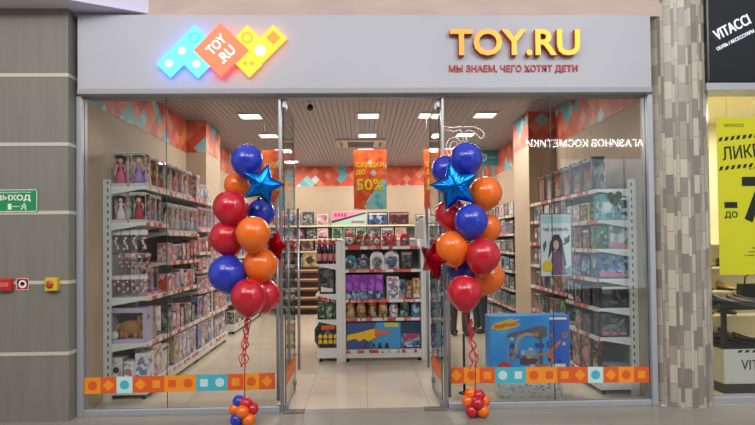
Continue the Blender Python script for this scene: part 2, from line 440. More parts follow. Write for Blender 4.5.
decal_strip('orange and teal geometric decal strip on the right window', .797, 2.725, 13,
            ['rdo', 'ocr', 'rso', 'tcp', 'tsp', 'ocr', 'osr', 'rso', 'rdo', 'pct', 'rdo', 'ocr', 'rso'], .235, .21, .152, -.0065)

# door leaves, opened inwards
for sgn, jx, side in ((1, JL, 'left'), (-1, JR, 'right')):
    t = thing('glass_door', 'frameless glass door leaf folded inwards on the %s of the entrance' % side, 'door', (jx, .02, 0))
    v = [(x, y, z) for z in (.012, 2.94) for y in (0, .73) for x in (-.005, .005)]
    mb = MB().add(v, [(0, 4, 6, 2), (1, 3, 7, 5)], 0); mb.add(v, [(0, 2, 3, 1), (4, 5, 7, 6), (0, 1, 5, 4), (2, 6, 7, 3)], 1)
    part('pane', mb, [GLASS, EDGE], t)
    mb = MB()
    for s2 in (-1, 1):
        mb = MB().tube([(s2*.055, .64, .24), (s2*.055, .64, 1.95)], .0155, 12)
        for z in (.4, 1.78): mb.tube([(s2*.005, .64, z), (s2*.055, .64, z)], .009, 8)
        part('pull_handle', mb, STEEL, t)
    mb = MB().box(-.02, .02, -.01, .17, .012, .06); mb.box(-.012, .012, -.01, .02, 0, .02)
    part('pivot_clamp', mb, STEEL, t, .004)
    mb = MB().box(-.02, .02, -.01, .14, 2.87, 2.945); part('top_clamp', mb, STEEL, t, .004)
    mb = MB().lathe([(.03, -.02), (.034, -.01), (.034, .01), (.03, .02)], 16, 0, Matrix.Translation((0, .66, .1)) @ Matrix.Rotation(PI/2, 4, 'Y'))
    mb.box(-.01, .01, .64, .68, .02, .08)
    part('floor_lock', mb, mat('worn_steel', srgb(132, 126, 120), .4, .6), t)
    xs = .0062*sgn
    mb = MB().box(min(xs, xs+.001*sgn), max(xs, xs+.001*sgn), .03, .70, .235, .387, 0); part('decal_band', mb, REDOR, t)
    mb = MB()
    for k in range(4):
        mb.add([(xs+.0018*sgn, .11+k*.165+a, .311+b) for a, b in ((-.05, 0), (0, -.05), (.05, 0), (0, .05))], [(0, 1, 2, 3)])
    part('diamond_motif', mb, ORANGE, t)
    # floor spring cover and fixed side profile
    mb = MB().box(0 if sgn > 0 else -.2, .2 if sgn > 0 else 0, -.05, .05, .0, .012)
    o = part('floor_spring', mb, mat('worn_steel', srgb(132, 126, 120), .4, .6), None, .003); o.location = (jx-.02*sgn, -.02, .001)
    tag(o, 'steel floor spring cover plate at the foot of the %s door' % side, 'door hardware')
    mb = MB().box(-.012, .012, -.03, .03, 0, 2.95); mb.box(-.04, .012 if sgn < 0 else -.012, -.016, .016, 0, .07) if sgn < 0 else mb.box(-.04, -.012, -.016, .016, 0, .07)
    o = struct('trim_18' if sgn > 0 else 'trim_19', mb, STEEL, 'slim steel jamb profile on the %s side of the doorway' % side, .003)
    o.location = (jx-.03*sgn, 0, 0)
    mb = MB().tube([(0, -.05, .12), (0, -.05, 2.0 if sgn > 0 else 2.0)], .0155, 12)
    for z in (.3, 1.8): mb.tube([(0, -.006, z), (0, -.05, z)], .009, 8)
    o = part('pull_bar', mb, STEEL); o.location = (jx-.058*sgn, 0, 0)
    tag(o, 'long steel bar on the fixed glass beside the %s door jamb' % side, 'bar')

# heart decal
pts = []
for k in range(30):
    a = 2*PI*k/30
    pts.append((.0048*16*math.sin(a)**3, .0052*(13*math.cos(a)-5*math.cos(2*a)-2*math.cos(3*a)-math.cos(4*a))))
o = part('heart_decal', MB().prism(pts, -.0015, 0), print_mat('heart_print', [srgb(60, 78, 70), srgb(76, 92, 70), srgb(50, 62, 66)], 50)); o.location = (2.425, -.0065, 1.98)
o.rotation_euler = (0, -.1, 0)
tag(o, 'dark green heart sticker on the right shop window', 'sticker')

# ------------------------------------------------------------------ fascia signs
def emis(name, col, s, base=None):
    return mat(name, base or tuple(c*.35 for c in col[:3])+(1,), .4, emit=s, ecol=col)
YF = -.1
t = thing('block_logo_sign', 'lit sign of cyan, red and yellow toy blocks on the left of the fascia', 'sign', (-1.28, YF, 3.355))
h = .119
def rot_cells(cells):
    """union outline drawn as separate diamond prisms"""
    mb = MB()
    for i, j in cells: mb.prism(diamond(i*h, j*h, h*1.0), -.06, -.02, 0, 1)
    return mb
CY = emis('sign_cyan_face', (.10, .80, 1.0, 1), 1.15); CYR = emis('sign_cyan_rim', (.04, .2, 1.0, 1), 7)
YW = emis('sign_yellow_face', (1.0, .68, .0, 1), .95); YWR = emis('sign_yellow_rim', (1.0, .22, .02, 1), 4)
RDF = emis('sign_red_face', (.95, .2, .06, 1), .8); RDR = emis('sign_red_rim', (.95, .03, .05, 1), 4)
WL = emis('sign_white', (1, 1, 1, 1), 1.4); CYL = emis('sign_pale_cyan', (.55, .96, 1.0, 1), 1.5)
cyc = [(-2.04, 1), (-3.02, 0), (-4, -1), (-1.9, -1.04)]
p = part('cyan_block', rot_cells(cyc), [CY, CYR], t)
for (i, j), kind in zip(cyc, ('ring', 'dot', 'dot', 'dot')):
    mb = MB()
    if kind == 'ring':
        c0 = circle(i*h, j*h, .05, 20); c1 = circle(i*h, j*h, .036, 20)
        vs = [(x, -.064, z) for x, z in c0+c1]; mb.add(vs, [(k, (k+1) % 20, 20+(k+1) % 20, 20+k) for k in range(20)])
    else: mb.prism(circle(i*h, j*h, .036), -.064, -.06)
    part('stud', mb, CYL if kind == 'dot' else emis('sign_deep_cyan', (.05, .5, .8, 1), .9), p)
yc = [(2, 1), (4, 1), (3, 0), (2.08, -1)]
p = part('yellow_block', rot_cells(yc), [YW, YWR], t)
DKY = emis('sign_amber', (1.0, .42, .0, 1), .8)
part('stud', MB().add([(x, -.064, z) for x, z in circle(yc[0][0]*h, yc[0][1]*h, .05)+circle(yc[0][0]*h, yc[0][1]*h, .038)], [(k, (k+1) % 20, 20+(k+1) % 20, 20+k) for k in range(20)]), DKY, p)
part('stud', MB().prism(diamond(yc[1][0]*h, yc[1][1]*h, .065), -.064, -.06), emis('sign_ochre', (.75, .36, .0, 1), .75), p)
part('stud', MB().prism(circle(yc[2][0]*h, yc[2][1]*h, .05), -.064, -.06), WL, p)
mb = MB()
for s in (-1, 1): mb.prism(diamond(yc[3][0]*h+s*.03, yc[3][1]*h, .022), -.064, -.06)
part('stud', mb, DKY, p)
p = part('red_block', MB().prism(diamond(0, 0, .25), -.075, -.012, 0, 1), [RDF, RDR], t)
text('TOY', .2, .092, (-.04, -.078, .05), WL, p, roll=.785, bold=.02, ext=.004)
text('.RU', .17, .092, (.05, -.078, -.04), WL, p, roll=.785, bold=.02, ext=.004)

t = thing('shop_name_sign', 'raised glowing orange to yellow channel letters TOY.RU on the fascia', 'sign', (1.44, YF, 3.43))
def letter_mat():
    m = mat('sign_letter_face', (1, .6, 0, 1), .4); N, L = nodes(m)
    tc = N.new('ShaderNodeTexCoord'); sp = N.new('ShaderNodeSeparateXYZ'); L.new(tc.outputs['Object'], sp.inputs[0])
    mr = N.new('ShaderNodeMapRange'); mr.inputs[1].default_value = -.62; mr.inputs[2].default_value = .62; L.new(sp.outputs[0], mr.inputs[0])
    rp = N.new('ShaderNodeValToRGB'); e = rp.color_ramp.elements
    e[0].color = (.95, .34, .01, 1); e[0].position = .15; e[1].color = (1.0, .70, 0, 1); e[1].position = .85
    L.new(mr.outputs[0], rp.inputs[0]); b = N['Principled BSDF']
    b.inputs['Base Color'].default_value = (.35, .16, .01, 1); L.new(rp.outputs[0], b.inputs['Emission Color']); b.inputs['Emission Strength'].default_value = .88
    return m
text('TOY.RU', 1.22, .25, (0, -.035, 0), [letter_mat(), mat('sign_letter_side', srgb(200, 48, 28), .4)], t, ext=.06, bold=.022)
o = text('МЫ ЗНАЕМ, ЧЕГО ХОТЯТ ДЕТИ', 1.22, .078, (1.435, YF-.006, 3.195), mat('slogan_red', srgb(178, 46, 44), .5), bold=.018, ext=.01, name='slogan_lettering')
tag(o, 'small red slogan lettering on the fascia below the shop name', 'sign')

# ------------------------------------------------------------------ left pillar fittings
YP = -.17
t = thing('exit_sign', 'green exit sign with white lettering on the grey pillar', 'sign', (-3.13, YP, 1.99))
part('plate', MB().box(-.2, .2, -.012, 0, -.1, .1), mat('exit_green', srgb(30, 138, 76), .4), t, .002)
mb = MB()
for a in ((-.2, .2, .094, .1), (-.2, .2, -.1, -.094), (.194, .2, -.1, .1), (-.2, -.194, -.1, .1)): mb.box(a[0], a[1], -.0135, -.012, a[2], a[3])
PLW = mat('sign_plate_white', srgb(226, 232, 228), .4)
part('border', mb, PLW, t)
text('ВЫХОД', .3, .062, (-.008, -.0135, .022), PLW, t, bold=.03)
text('эвакуационный', .3, .022, (-.008, -.0135, .074), PLW, t)
mb = MB().box(-.06, -.028, -.0135, -.012, -.08, -.028); mb.box(-.02, .045, -.0135, -.012, -.056, -.05)
mb.prism(circle(.085, -.032, .009, 10), -.0135, -.012)
for a, b in (((.085, -.04), (.075, -.06)), ((.075, -.06), (.1, -.068)), ((.1, -.068), (.096, -.084)), ((.075, -.06), (.056, -.08)), ((.083, -.046), (.058, -.048)), ((.083, -.046), (.106, -.052))):
    d = Vector((b[0]-a[0], b[1]-a[1])).normalized()*.005; q = Vector((-d.y, d.x))
    mb.prism([(a[0]+q.x, a[1]+q.y), (b[0]+q.x, b[1]+q.y), (b[0]-q.x, b[1]-q.y), (a[0]-q.x, a[1]-q.y)], -.0135, -.012)
part('pictogram', mb, PLW, t)
t = thing('call_point', 'red fire alarm box at the left edge of the grey pillar', 'alarm', (-3.205, YP, 1.235))
part('housing', MB().box(-.065, .065, -.045, 0, -.055, .055), RED, t, .008)
part('cover', MB().box(-.045, .045, -.052, -.045, -.02, .02), mat('pale_red', srgb(206, 96, 84), .4), t, .003)
t = thing('fire_sticker', 'square red fire sign with a white ring on the grey pillar', 'sign', (-3.065, YP, 1.238))
part('plate', MB().box(-.055, .055, -.004, 0, -.055, .055), RED, t)
vs = [(x, -.005, z) for x, z in circle(0, 0, .036)+circle(0, 0, .02)]
part('ring', MB().add(vs, [(k, (k+1) % 20, 20+(k+1) % 20, 20+k) for k in range(20)]), PLW, t)
mb = MB()
for a in ((-.055, .055, .049, .053), (-.055, .055, -.053, -.049), (.049, .053, -.055, .055), (-.053, -.049, -.055, .055)): mb.box(a[0], a[1], -.005, -.004, a[2], a[3])
part('border', mb, PLW, t)
t = thing('push_button_box', 'yellow box with a red push button on the grey pillar', 'button', (-2.79, YP, 1.235))
part('housing', MB().box(-.055, .055, -.05, 0, -.058, .058), mat('box_yellow', srgb(214, 178, 52), .45), t, .006)
part('button', MB().lathe([(.03, 0), (.034, .008), (.028, .016)], 16, 0, Matrix.Translation((-.008, -.05, 0)) @ Matrix.Rotation(PI/2, 4, 'X')), mat('button_red', srgb(178, 70, 50), .4), t)

# ------------------------------------------------------------------ store ceiling fittings
LAMPF = mat('diffuser_glow', (1, 1, 1, 1), .5, emit=2.6, ecol=(1, .97, .92, 1))
rows = {2.8: (-1.62, .1, 1.0, 1.82), 4.25: (-1.6, .1, 1.8), 5.72: (-1.58, .08, 1.8), 7.2: (-1.6, .1, 1.78)}
rown = {2.8: 'first', 4.25: 'second', 5.72: 'third', 7.2: 'last'}
first = None
for y, xs in rows.items():
    for x in xs:
        pos = 'left' if x < -1 else 'middle' if x < .5 else 'off-centre' if x < 1.5 else 'right'
        lab = '%s square lit ceiling panel in the %s row from the window' % (pos, rown[y])
        if first is None:
            first = thing('ceiling_light', lab, 'light', (x, y, HC), 0, 'ceiling light panels')
            mb = MB()
            for a in ((-.17, .17, -.17, -.145), (-.17, .17, .145, .17), (-.17, -.145, -.145, .145), (.145, .17, -.145, .145)): mb.box(*a, -.018, .0)
            part('frame', mb, WHITE2, first)
            part('diffuser', MB().box(-.145, .145, -.145, .145, -.012, -.002), LAMPF, first)
        else: dup(first, (x, y, HC), 0, lab, 'ceiling light panels')
        area('store_panel_lamp', (x, y, HC-.03), .28, .28, STORE_LAMP_W, STORE_LIGHT_COL)
t = thing('ceiling_air_conditioner', 'white cassette air conditioner in the middle of the shop ceiling', 'air conditioner', (-.02, 4.95, HC))
part('panel', MB().box(-.45, .45, -.34, .34, -.04, 0), mat('ac_cream', srgb(206, 198, 186), .5), t, .01)
part('grille', MB().box(-.24, .24, -.24, .24, -.048, -.04), DARK, t)
mb = MB()
for k in range(8): mb.box(-.24, .24, -.23+k*.06, -.2+k*.06, -.054, -.048)
part('louvre', mb, mat('ac_grey', srgb(120, 114, 110), .5), t)
for s in (-1, 1): part('outlet_flap', MB().box(s*.36-.03, s*.36+.03, -.2, .2, -.05, -.04), mat('ac_grey', (.2, .2, .2, 1)), t)
t = thing('security_camera', 'small dark dome security camera under the ceiling above the doorway', 'camera', (-.67, 1.95, HC))
part('bracket', MB().lathe([(.05, -.03), (.05, 0)], 16), WHITE2, t)
part('stem', MB().lathe([(.02, -.06), (.02, -.03)], 10), WHITE2, t)
mb = MB().ball((0, -.01, -.1), .045, 0); part('lens_dome', mb, BLACK, t)

# hanging sale banners
def banner_mat():
    m = mat('banner_print', srgb(236, 110, 40), .5); N, L = nodes(m)
    tc = N.new('ShaderNodeTexCoord')
    mp = N.new('ShaderNodeMapping'); mp.inputs['Rotation'].default_value = (0, PI/4, 0); mp.inputs['Scale'].default_value = (14, 14, 14)
    L.new(tc.outputs['Object'], mp.inputs[0])
    fl = N.new('ShaderNodeVectorMath'); fl.operation = 'FLOOR'; L.new(mp.outputs[0], fl.inputs[0])
    sx = N.new('ShaderNodeSeparateXYZ'); L.new(fl.outputs[0], sx.inputs[0])
    cb = N.new('ShaderNodeCombineXYZ'); L.new(sx.outputs[0], cb.inputs[0]); L.new(sx.outputs[2], cb.inputs[1])
    wn = N.new('ShaderNodeTexWhiteNoise'); wn.noise_dimensions = '2D'; L.new(cb.outputs[0], wn.inputs['Vector'])
    rp = N.new('ShaderNodeValToRGB'); rp.color_ramp.interpolation = 'CONSTANT'; e = rp.color_ramp.elements
    e[0].color = srgb(233, 96, 44); e[1].position = .3; e[1].color = srgb(238, 112, 46)
    e.new(.6).color = srgb(222, 80, 44); e.new(.88).color = srgb(238, 120, 52); e.new(.95).color = srgb(196, 190, 180)
    L.new(wn.outputs['Value'], rp.inputs[0])
    r2 = N.new('ShaderNodeValToRGB'); r2.color_ramp.interpolation = 'CONSTANT'; e = r2.color_ramp.elements
    e[0].color = srgb(92, 190, 200); e[1].position = .4; e[1].color = srgb(140, 214, 214); e.new(.75).color = srgb(176, 214, 206)
    L.new(wn.outputs['Value'], r2.inputs[0])
    # teal wedge at the lower right
    so = N.new('ShaderNodeSeparateXYZ'); L.new(mp.outputs[0], so.inputs[0])
    sc = N.new('ShaderNodeVectorMath'); sc.operation = 'DOT_PRODUCT'; sc.inputs[1].default_value = (1.0, 0, -.62)
    L.new(tc.outputs['Object'], sc.inputs[0])
    ad = N.new('ShaderNodeMath'); ad.operation = 'MULTIPLY_ADD'; ad.inputs[1].default_value = .12; L.new(wn.outputs['Value'], ad.inputs[0]); L.new(sc.outputs['Value'], ad.inputs[2])
    gt = N.new('ShaderNodeMath'); gt.operation = 'GREATER_THAN'; gt.inputs[1].default_value = .235; L.new(ad.outputs[0], gt.inputs[0])
    mx = N.new('ShaderNodeMixRGB'); L.new(gt.outputs[0], mx.inputs[0]); L.new(rp.outputs[0], mx.inputs[1]); L.new(r2.outputs[0], mx.inputs[2])
    L.new(mx.outputs[0], N['Principled BSDF'].inputs['Base Color'])
    return m
BAN = banner_mat(); YT = mat('banner_yellow', srgb(255, 226, 40), .5)
def banner(x, y, label, lines):
    t = thing('sale_banner', label, 'banner', (x, y, 2.515), 0, 'hanging sale banners')
    part('print', MB().box(-.245, .245, -.003, .003, -.445, .445), BAN, t)
    for body, wd, ht, dx, dz in lines:
        text(body, wd, ht, (dx, -.0045, dz), YT, t, bold=.012, ext=.001)
    for s in (-1, 1): part('hanging_wire', MB().tube([(s*.2, 0, .445), (s*.2, 0, HC-2.515)], .0012, 6), DARK, t)
    return t
banner(.12, 2.9, 'orange sale banner hanging above the middle display, teal lower corner', [('СКИДКИ', .41, .085, 0, .215), ('ДО', .14, .08, -.14, .105), ('50%', .41, .165, 0, -.075)])
banner(-1.235, 2.9, 'orange sale banner hanging behind the left balloons', [('СКИДКИ', .41, .085, 0, .215), ('ДО', .14, .08, -.14, .105), ('50%', .41, .165, 0, -.075)])
banner(1.165, 2.9, 'orange sale banner hanging behind the right balloons', [('СКИДКИ', .41, .085, 0, .215), ('ДО', .14, .08, -.14, .105), ('50%', .41, .165, 0, -.075)])
t = thing('hanging_teal_sign', 'teal hanging sign with a white ring emblem near the right pier', 'sign', (2.45, 5.9, 3.3))
part('panel', MB().box(-.4, .35, -.01, .01, -.17, .17), mat('teal_sign', srgb(50, 140, 150), .5), t)
vs = [(x, -.012, z) for x, z in circle(.03, 0, .075)+circle(.03, 0, .055)]
mb = MB().add(vs, [(k, (k+1) % 20, 20+(k+1) % 20, 20+k) for k in range(20)])
mb.prism([(-.16+.01*k, -.02+.03*math.sin(k*.75)) for k in range(22)]+[(-.16+.01*k, -.038+.03*math.sin(k*.75)) for k in range(21, -1, -1)], -.012, -.01)
part('emblem', mb, PLW, t)
mb = MB()
for k in range(4): mb.box(.15+k*.04, .18+k*.04, -.012, -.01, -.02, .015)
part('lettering', mb, mat('pale_teal', srgb(130, 190, 196), .5), t)
for s in (-1, 1): part('hanging_wire', MB().tube([(s*.25, 0, .17), (s*.25, 0, HC-3.3)], .0012, 6), DARK, t)

# ------------------------------------------------------------------ shelving
ORD = ['first', 'second', 'third', 'fourth', 'fifth', 'sixth', 'seventh', 'eighth', 'ninth', 'tenth', 'eleventh', 'twelfth', 'thirteenth',
       'fourteenth', 'fifteenth', 'sixteenth', 'seventeenth', 'eighteenth', 'nineteenth', 'twentieth', 'twenty-first', 'twenty-second', 'twenty-third', 'twenty-fourth']
RAILM = print_mat('price_rail_print', [srgb(206, 90, 76), srgb(214, 208, 200), srgb(206, 150, 138), srgb(220, 214, 208), srgb(196, 66, 56), srgb(216, 212, 206)], 14, .4, (1, 1, .2))
BACKP = mat('perforated_back', srgb(150, 148, 146), .5)
def shelving(name, label, loc, rz, bays, height, depth_base=None, group=None, backcol=None, rail=None, slots=True):
    """gondola: runs along local +x, back panel at y=0, shelves towards -y. bays = [(x0, x1, depth, [levels])]"""
    t = thing(name, label, 'shelving', loc, rz, group)
    x0 = bays[0][0]; x1 = bays[-1][1]
    part('back_panel', MB().box(x0, x1, -.02, -.004, .1, height-.02), backcol or BACKP, t)
    posts = sorted(set([b[0] for b in bays]+[x1]))
    for i, px in enumerate(posts):
        mb = MB().box(px-.02, px+.02, -.075, 0, 0, height)
        z = .25
        while slots and z < height-.05:
            mb.box(px-.0215, px+.0215, -.058, -.044, z, z+.035, 1); z += .075
        part('upright', mb, [WHITE, DARK], t)
    for (a, b, d, levels) in bays:
        for k, z in enumerate(levels):
            mb = MB()
            if k == 0:   # plinth
                mb.box(a+.003, b-.003, -d, -.02, .05, z)
                o = part('base', mb, WHITE, t, .004)
                for fx in (a+.05, b-.05):
                    part('foot', MB().lathe([(.022, 0), (.022, .03), (.012, .03), (.012, .05)], 10, 0, Matrix.Translation((fx, -d+.05, 0))), BLACK, o)
                part('price_rail', MB().box(a+.003, b-.003, -d-.008, -d, z-.045, z-.003), rail or RAILM, o)
            else:
                mb.box(a+.003, b-.003, -d, -.02, z-.03, z)
                for ex in (a+.004, b-.012):   # brackets tapering to the front
                    mb.add([(ex, -.02, z-.03), (ex+.008, -.02, z-.03), (ex+.008, -.02, z-.09), (ex, -.02, z-.09),
                            (ex, -d*.9, z-.03), (ex+.008, -d*.9, z-.03)], [(0, 3, 4), (1, 5, 2), (3, 2, 5, 4), (0, 1, 2, 3)])
                o = part('shelf', mb, WHITE, t, .003)
                part('price_rail', MB().box(a+.003, b-.003, -d-.008, -d, z-.036, z+.003), rail or RAILM, o)
    return t

# ------------------------------------------------------------------ products: one of each kind is built, the rest are copies
P_PINK = print_mat('print_pink', [srgb(206, 150, 164), srgb(178, 120, 130), srgb(226, 206, 206), srgb(120, 84, 92), srgb(196, 90, 116), srgb(160, 140, 130), srgb(206, 186, 176)], 26)
P_LILAC = print_mat('print_lilac', [srgb(150, 130, 170), srgb(196, 186, 196), srgb(110, 92, 136), srgb(200, 160, 180), srgb(216, 210, 206), srgb(170, 150, 110)], 26)
P_GREY = print_mat('print_grey', [srgb(110, 112, 114), srgb(60, 62, 66), srgb(150, 152, 150), srgb(90, 84, 84), srgb(176, 170, 166), srgb(40, 42, 46)], 26)
P_DARK = print_mat('print_dark', [srgb(36, 38, 44), srgb(60, 66, 72), srgb(28, 28, 30), srgb(104, 98, 92), srgb(46, 54, 70), srgb(84, 92, 96), srgb(58, 40, 36)], 24)
P_BLUE = print_mat('print_blue', [srgb(70, 104, 160), srgb(120, 150, 180), srgb(50, 66, 104), srgb(170, 186, 196), srgb(90, 120, 130), srgb(60, 60, 76)], 22)
P_TEAL = print_mat('print_teal', [srgb(80, 150, 160), srgb(120, 176, 184), srgb(60, 120, 136), srgb(176, 200, 200), srgb(70, 136, 140)], 16)
P_BROWN = print_mat('print_brown', [srgb(120, 84, 66), srgb(84, 60, 50), srgb(160, 120, 90), srgb(60, 48, 44), srgb(136, 70, 50), srgb(170, 150, 130)], 24)
P_RED = print_mat('print_red', [srgb(180, 44, 40), srgb(206, 72, 58), srgb(130, 34, 36), srgb(216, 190, 180), srgb(196, 104, 60)], 24)
P_GREEN = print_mat('print_green', [srgb(70, 110, 84), srgb(110, 150, 110), srgb(50, 66, 60), srgb(160, 170, 150), srgb(36, 46, 44)], 24)
P_WHITE = print_mat('print_white', [srgb(216, 212, 208), srgb(206, 198, 196), srgb(190, 170, 176), srgb(222, 218, 214), srgb(150, 140, 146), srgb(200, 196, 190)], 22)
P_GOLD = print_mat('print_gold', [srgb(190, 150, 80), srgb(150, 110, 60), srgb(206, 180, 130), srgb(120, 84, 56), srgb(176, 160, 140)], 24)
SKIN = mat('doll_skin', srgb(224, 176, 148), .5)
HAIRS = [mat('doll_hair_brown', srgb(96, 62, 42), .5), mat('doll_hair_blond', srgb(206, 168, 96), .5), mat('doll_hair_dark', srgb(48, 36, 34), .5)]
DRESS = [mat('dress_pink', srgb(214, 96, 140), .6), mat('dress_lilac', srgb(156, 128, 190), .6), mat('dress_white', srgb(222, 210, 210), .6), mat('dress_red', srgb(176, 50, 70), .6)]

MESH = {}
def cached(key, fn):
    if key not in MESH: MESH[key] = fn()
    return MESH[key]

def doll_box(w, d, h, v, frame):
    """carton with an open front, a doll inside and a film window"""
    def mk():
        mb = MB(); e = .008
        mb.box(-w/2, w/2, d/2-e, d/2, 0, h, 1)
        mb.box(-w/2, w/2, -d/2, d/2-e, 0, h*.1); mb.box(-w/2, w/2, -d/2, d/2-e, h*.95, h)
        for sx in (-1, 1): mb.box(sx*w/2-.002, sx*w/2+.002, -d/2, -d/2+.004, h*.1, h*.95)
        mb.prism([(-w/2+e, h*.93), (w/2-e, h*.93), (w/2-e, h*.88), (0, h*.92), (-w/2+e, h*.88)], -d/2, -d/2+.004, 0)
        return mb.mesh('carton', [frame, (P_PINK, P_LILAC, P_WHITE, P_GREY)[v % 4]])
    def win():
        v = [(x, y, z) for z in (h*.1, h*.95) for x, y in ((-w/2, d/2-.008), (-w/2, -d/2+.002), (w/2, -d/2+.002), (w/2, d/2-.008))]
        return MB().add(v, [(0, 1, 5, 4), (1, 2, 6, 5), (2, 3, 7, 6)]).mesh('film_window', FILM)
    def doll():
        mb = MB(); s = h*.78; z0 = h*.105
        k = min(1, w/.17)
        mb.lathe([(.045*k, 0), (.055*k, .01), (.042*k, s*.28), (.018*k, s*.52), (.024*k, s*.62), (.03*k, s*.7), (.012*k, s*.74)], 12, 1, Matrix.Translation((0, 0, z0)) @ Matrix.Diagonal((1, .55, 1, 1)))
        mb.ball((0, -.004, z0+s*.82), .026*k, 0, 10, 7, (1, .9, 1.15))
        mb.ball((0, .004, z0+s*.84), .033*k, 2, 10, 7, (1.1, .7, 1.2)); mb.ball((0, .008, z0+s*.7), .036*k, 2, 10, 7, (1.1, .5, 1.7))
        for sx in (-1, 1): mb.tube([(sx*.028*k, 0, z0+s*.69), (sx*.046*k, -.004, z0+s*.55), (sx*.04*k, -.012, z0+s*.42)], .008*k, 6, 0)
        return mb.mesh('doll', [SKIN, DRESS[v % 4], HAIRS[v % 3]])
    key = (round(w, 3), round(d, 3), round(h, 3), v, frame.name)
    return [('carton', cached(('dbc',)+key, mk)), ('doll', cached(('dbd',)+key, doll)), ('film_window', cached(('dbw',)+key, win))]

def print_box(w, d, h, pm, frame, style=0):
    """carton with a printed face, a picture set in it and a title band"""
    key = (round(w, 3), round(d, 3), round(h, 3), pm.name, frame.name, style)
    def mk():
        mb = MB(); mb.box(-w/2, w/2, -d/2, d/2, 0, h)
        me = mb.mesh('carton', [frame])
        bm = bmesh.new(); bm.from_mesh(me); bmesh.ops.bevel(bm, geom=bm.edges[:], offset=.004, segments=1, affect='EDGES'); bm.to_mesh(me); bm.free()
        return me
    def face():
        mb = MB(); e = min(w, h)*.07
        mb.box(-w/2+e, w/2-e, -d/2-.002, -d/2, e, h-e)
        mb.box(-w/2-.0012, -w/2, -d/2+e, d/2-e, e, h-e); mb.box(w/2, w/2+.0012, -d/2+e, d/2-e, e, h-e)
        return mb.mesh('printed_panel', pm)
    def title():
        mb = MB(); e = min(w, h)*.1
        if style == 0: mb.box(-w/2+e, w/2-e, -d/2-.003, -d/2-.0018, h*.8, h*.9)
        elif style == 1: mb.prism([(-w/2+e, h*.08), (w/2-e, h*.08), (w/2-e, h*.2), (-w/2+e, h*.28)], -d/2-.003, -d/2-.0018)
        else: mb.prism(circle(0, h*.52, min(w, h)*.27), -d/2-.004, -d/2-.0018)
        return mb.mesh('title_band', [mat('title_white', srgb(212, 208, 202), .4), mat('title_pink', srgb(196, 110, 136), .4), mat('title_dark', srgb(64, 58, 62), .4)][(style + int(w*1000)) % 3])
    return [('carton', cached(('pbc',)+key, mk)), ('printed_panel', cached(('pbf',)+key, face)), ('title_band', cached(('pbt',)+key, title))]

def bag(w, h, v):
    """header card and a puffed clear pouch with small pieces inside"""
    d = .04
    def card(): return MB().prism([(-w/2, h*.72), (w/2, h*.72), (w/2, h*.94), (w*.12, h*.94), (w*.1, h), (-w*.1, h), (-w*.12, h*.94), (-w/2, h*.94)], -.003, .003).mesh('header_card', (DRESS[2], P_PINK, DRESS[2])[v % 3])
    def pieces():
        mb = MB(); rr = random.Random(v)
        for k in range(5): mb.ball((rr.uniform(-.3, .3)*w, 0, h*(.12+.11*k)), w*.17, k % 2, 8, 6, (1, .6, .9))
        return mb.mesh('toy_pieces', [DRESS[(v+2) % 4], mat('bag_cream', srgb(222, 202, 194), .5)])
    def pouch():
        n = 8; vs = []; fs = []
        for s in (-1, 1):
            for i in range(n+1):
                for j in range(n+1):
                    a = i/n*2-1; b = j/n*2-1
                    vs.append((a*w/2, s*d/2*(1-a*a)*(1-b*b)**.7+s*.0006, h*.72*(b+1)/2))
        for s in (0, 1):
            o = s*(n+1)**2
            for i in range(n):
                for j in range(n):
                    q = (o+i*(n+1)+j, o+(i+1)*(n+1)+j, o+(i+1)*(n+1)+j+1, o+i*(n+1)+j+1); fs.append(q if s == 0 else q[::-1])
        return MB().add(vs, fs, 0, True).mesh('pouch', FILM)
    key = (round(w, 3), round(h, 3), v)
    return [('header_card', cached(('bgc',)+key, card)), ('toy_pieces', cached(('bgt',)+key, pieces)), ('pouch', cached(('bgp',)+key, pouch))]

def tub(w, h, bodym, lidm):
    key = (round(w, 3), round(h, 3), bodym.name, lidm.name)
    return [('body', cached(('tbb',)+key, lambda: MB().lathe([(w*.36, 0), (w*.47, h*.06), (w*.5, h*.35), (w*.47, h*.62), (w*.4, h*.8)], 16).mesh('body', bodym))),
            ('lid', cached(('tbl',)+key, lambda: MB().lathe([(w*.42, h*.79), (w*.43, h*.84), (w*.36, h*.95), (w*.2, h)], 16).mesh('lid', lidm)))]
def bottle(w, h, bodym, lidm, capm):
    key = (round(w, 3), round(h, 3), bodym.name)
    return [('body', cached(('btb',)+key, lambda: MB().lathe([(w*.44, 0), (w*.48, h*.02), (w*.48, h*.55), (w*.4, h*.66), (w*.3, h*.72)], 14).mesh('body', bodym))),
            ('neck', cached(('btn',)+key, lambda: MB().lathe([(w*.3, h*.715), (w*.34, h*.78), (w*.3, h*.86)], 14).mesh('neck', lidm))),
            ('cap', cached(('btc',)+key, lambda: MB().lathe([(w*.26, h*.86), (w*.26, h*.97), (w*.2, h)], 14).mesh('cap', capm))),
            ('sticker', cached(('bts',)+key, lambda: MB().lathe([(w*.485, h*.12), (w*.485, h*.42)], 14).mesh('sticker', mat('sticker_pale', srgb(196, 120, 124), .4))))]
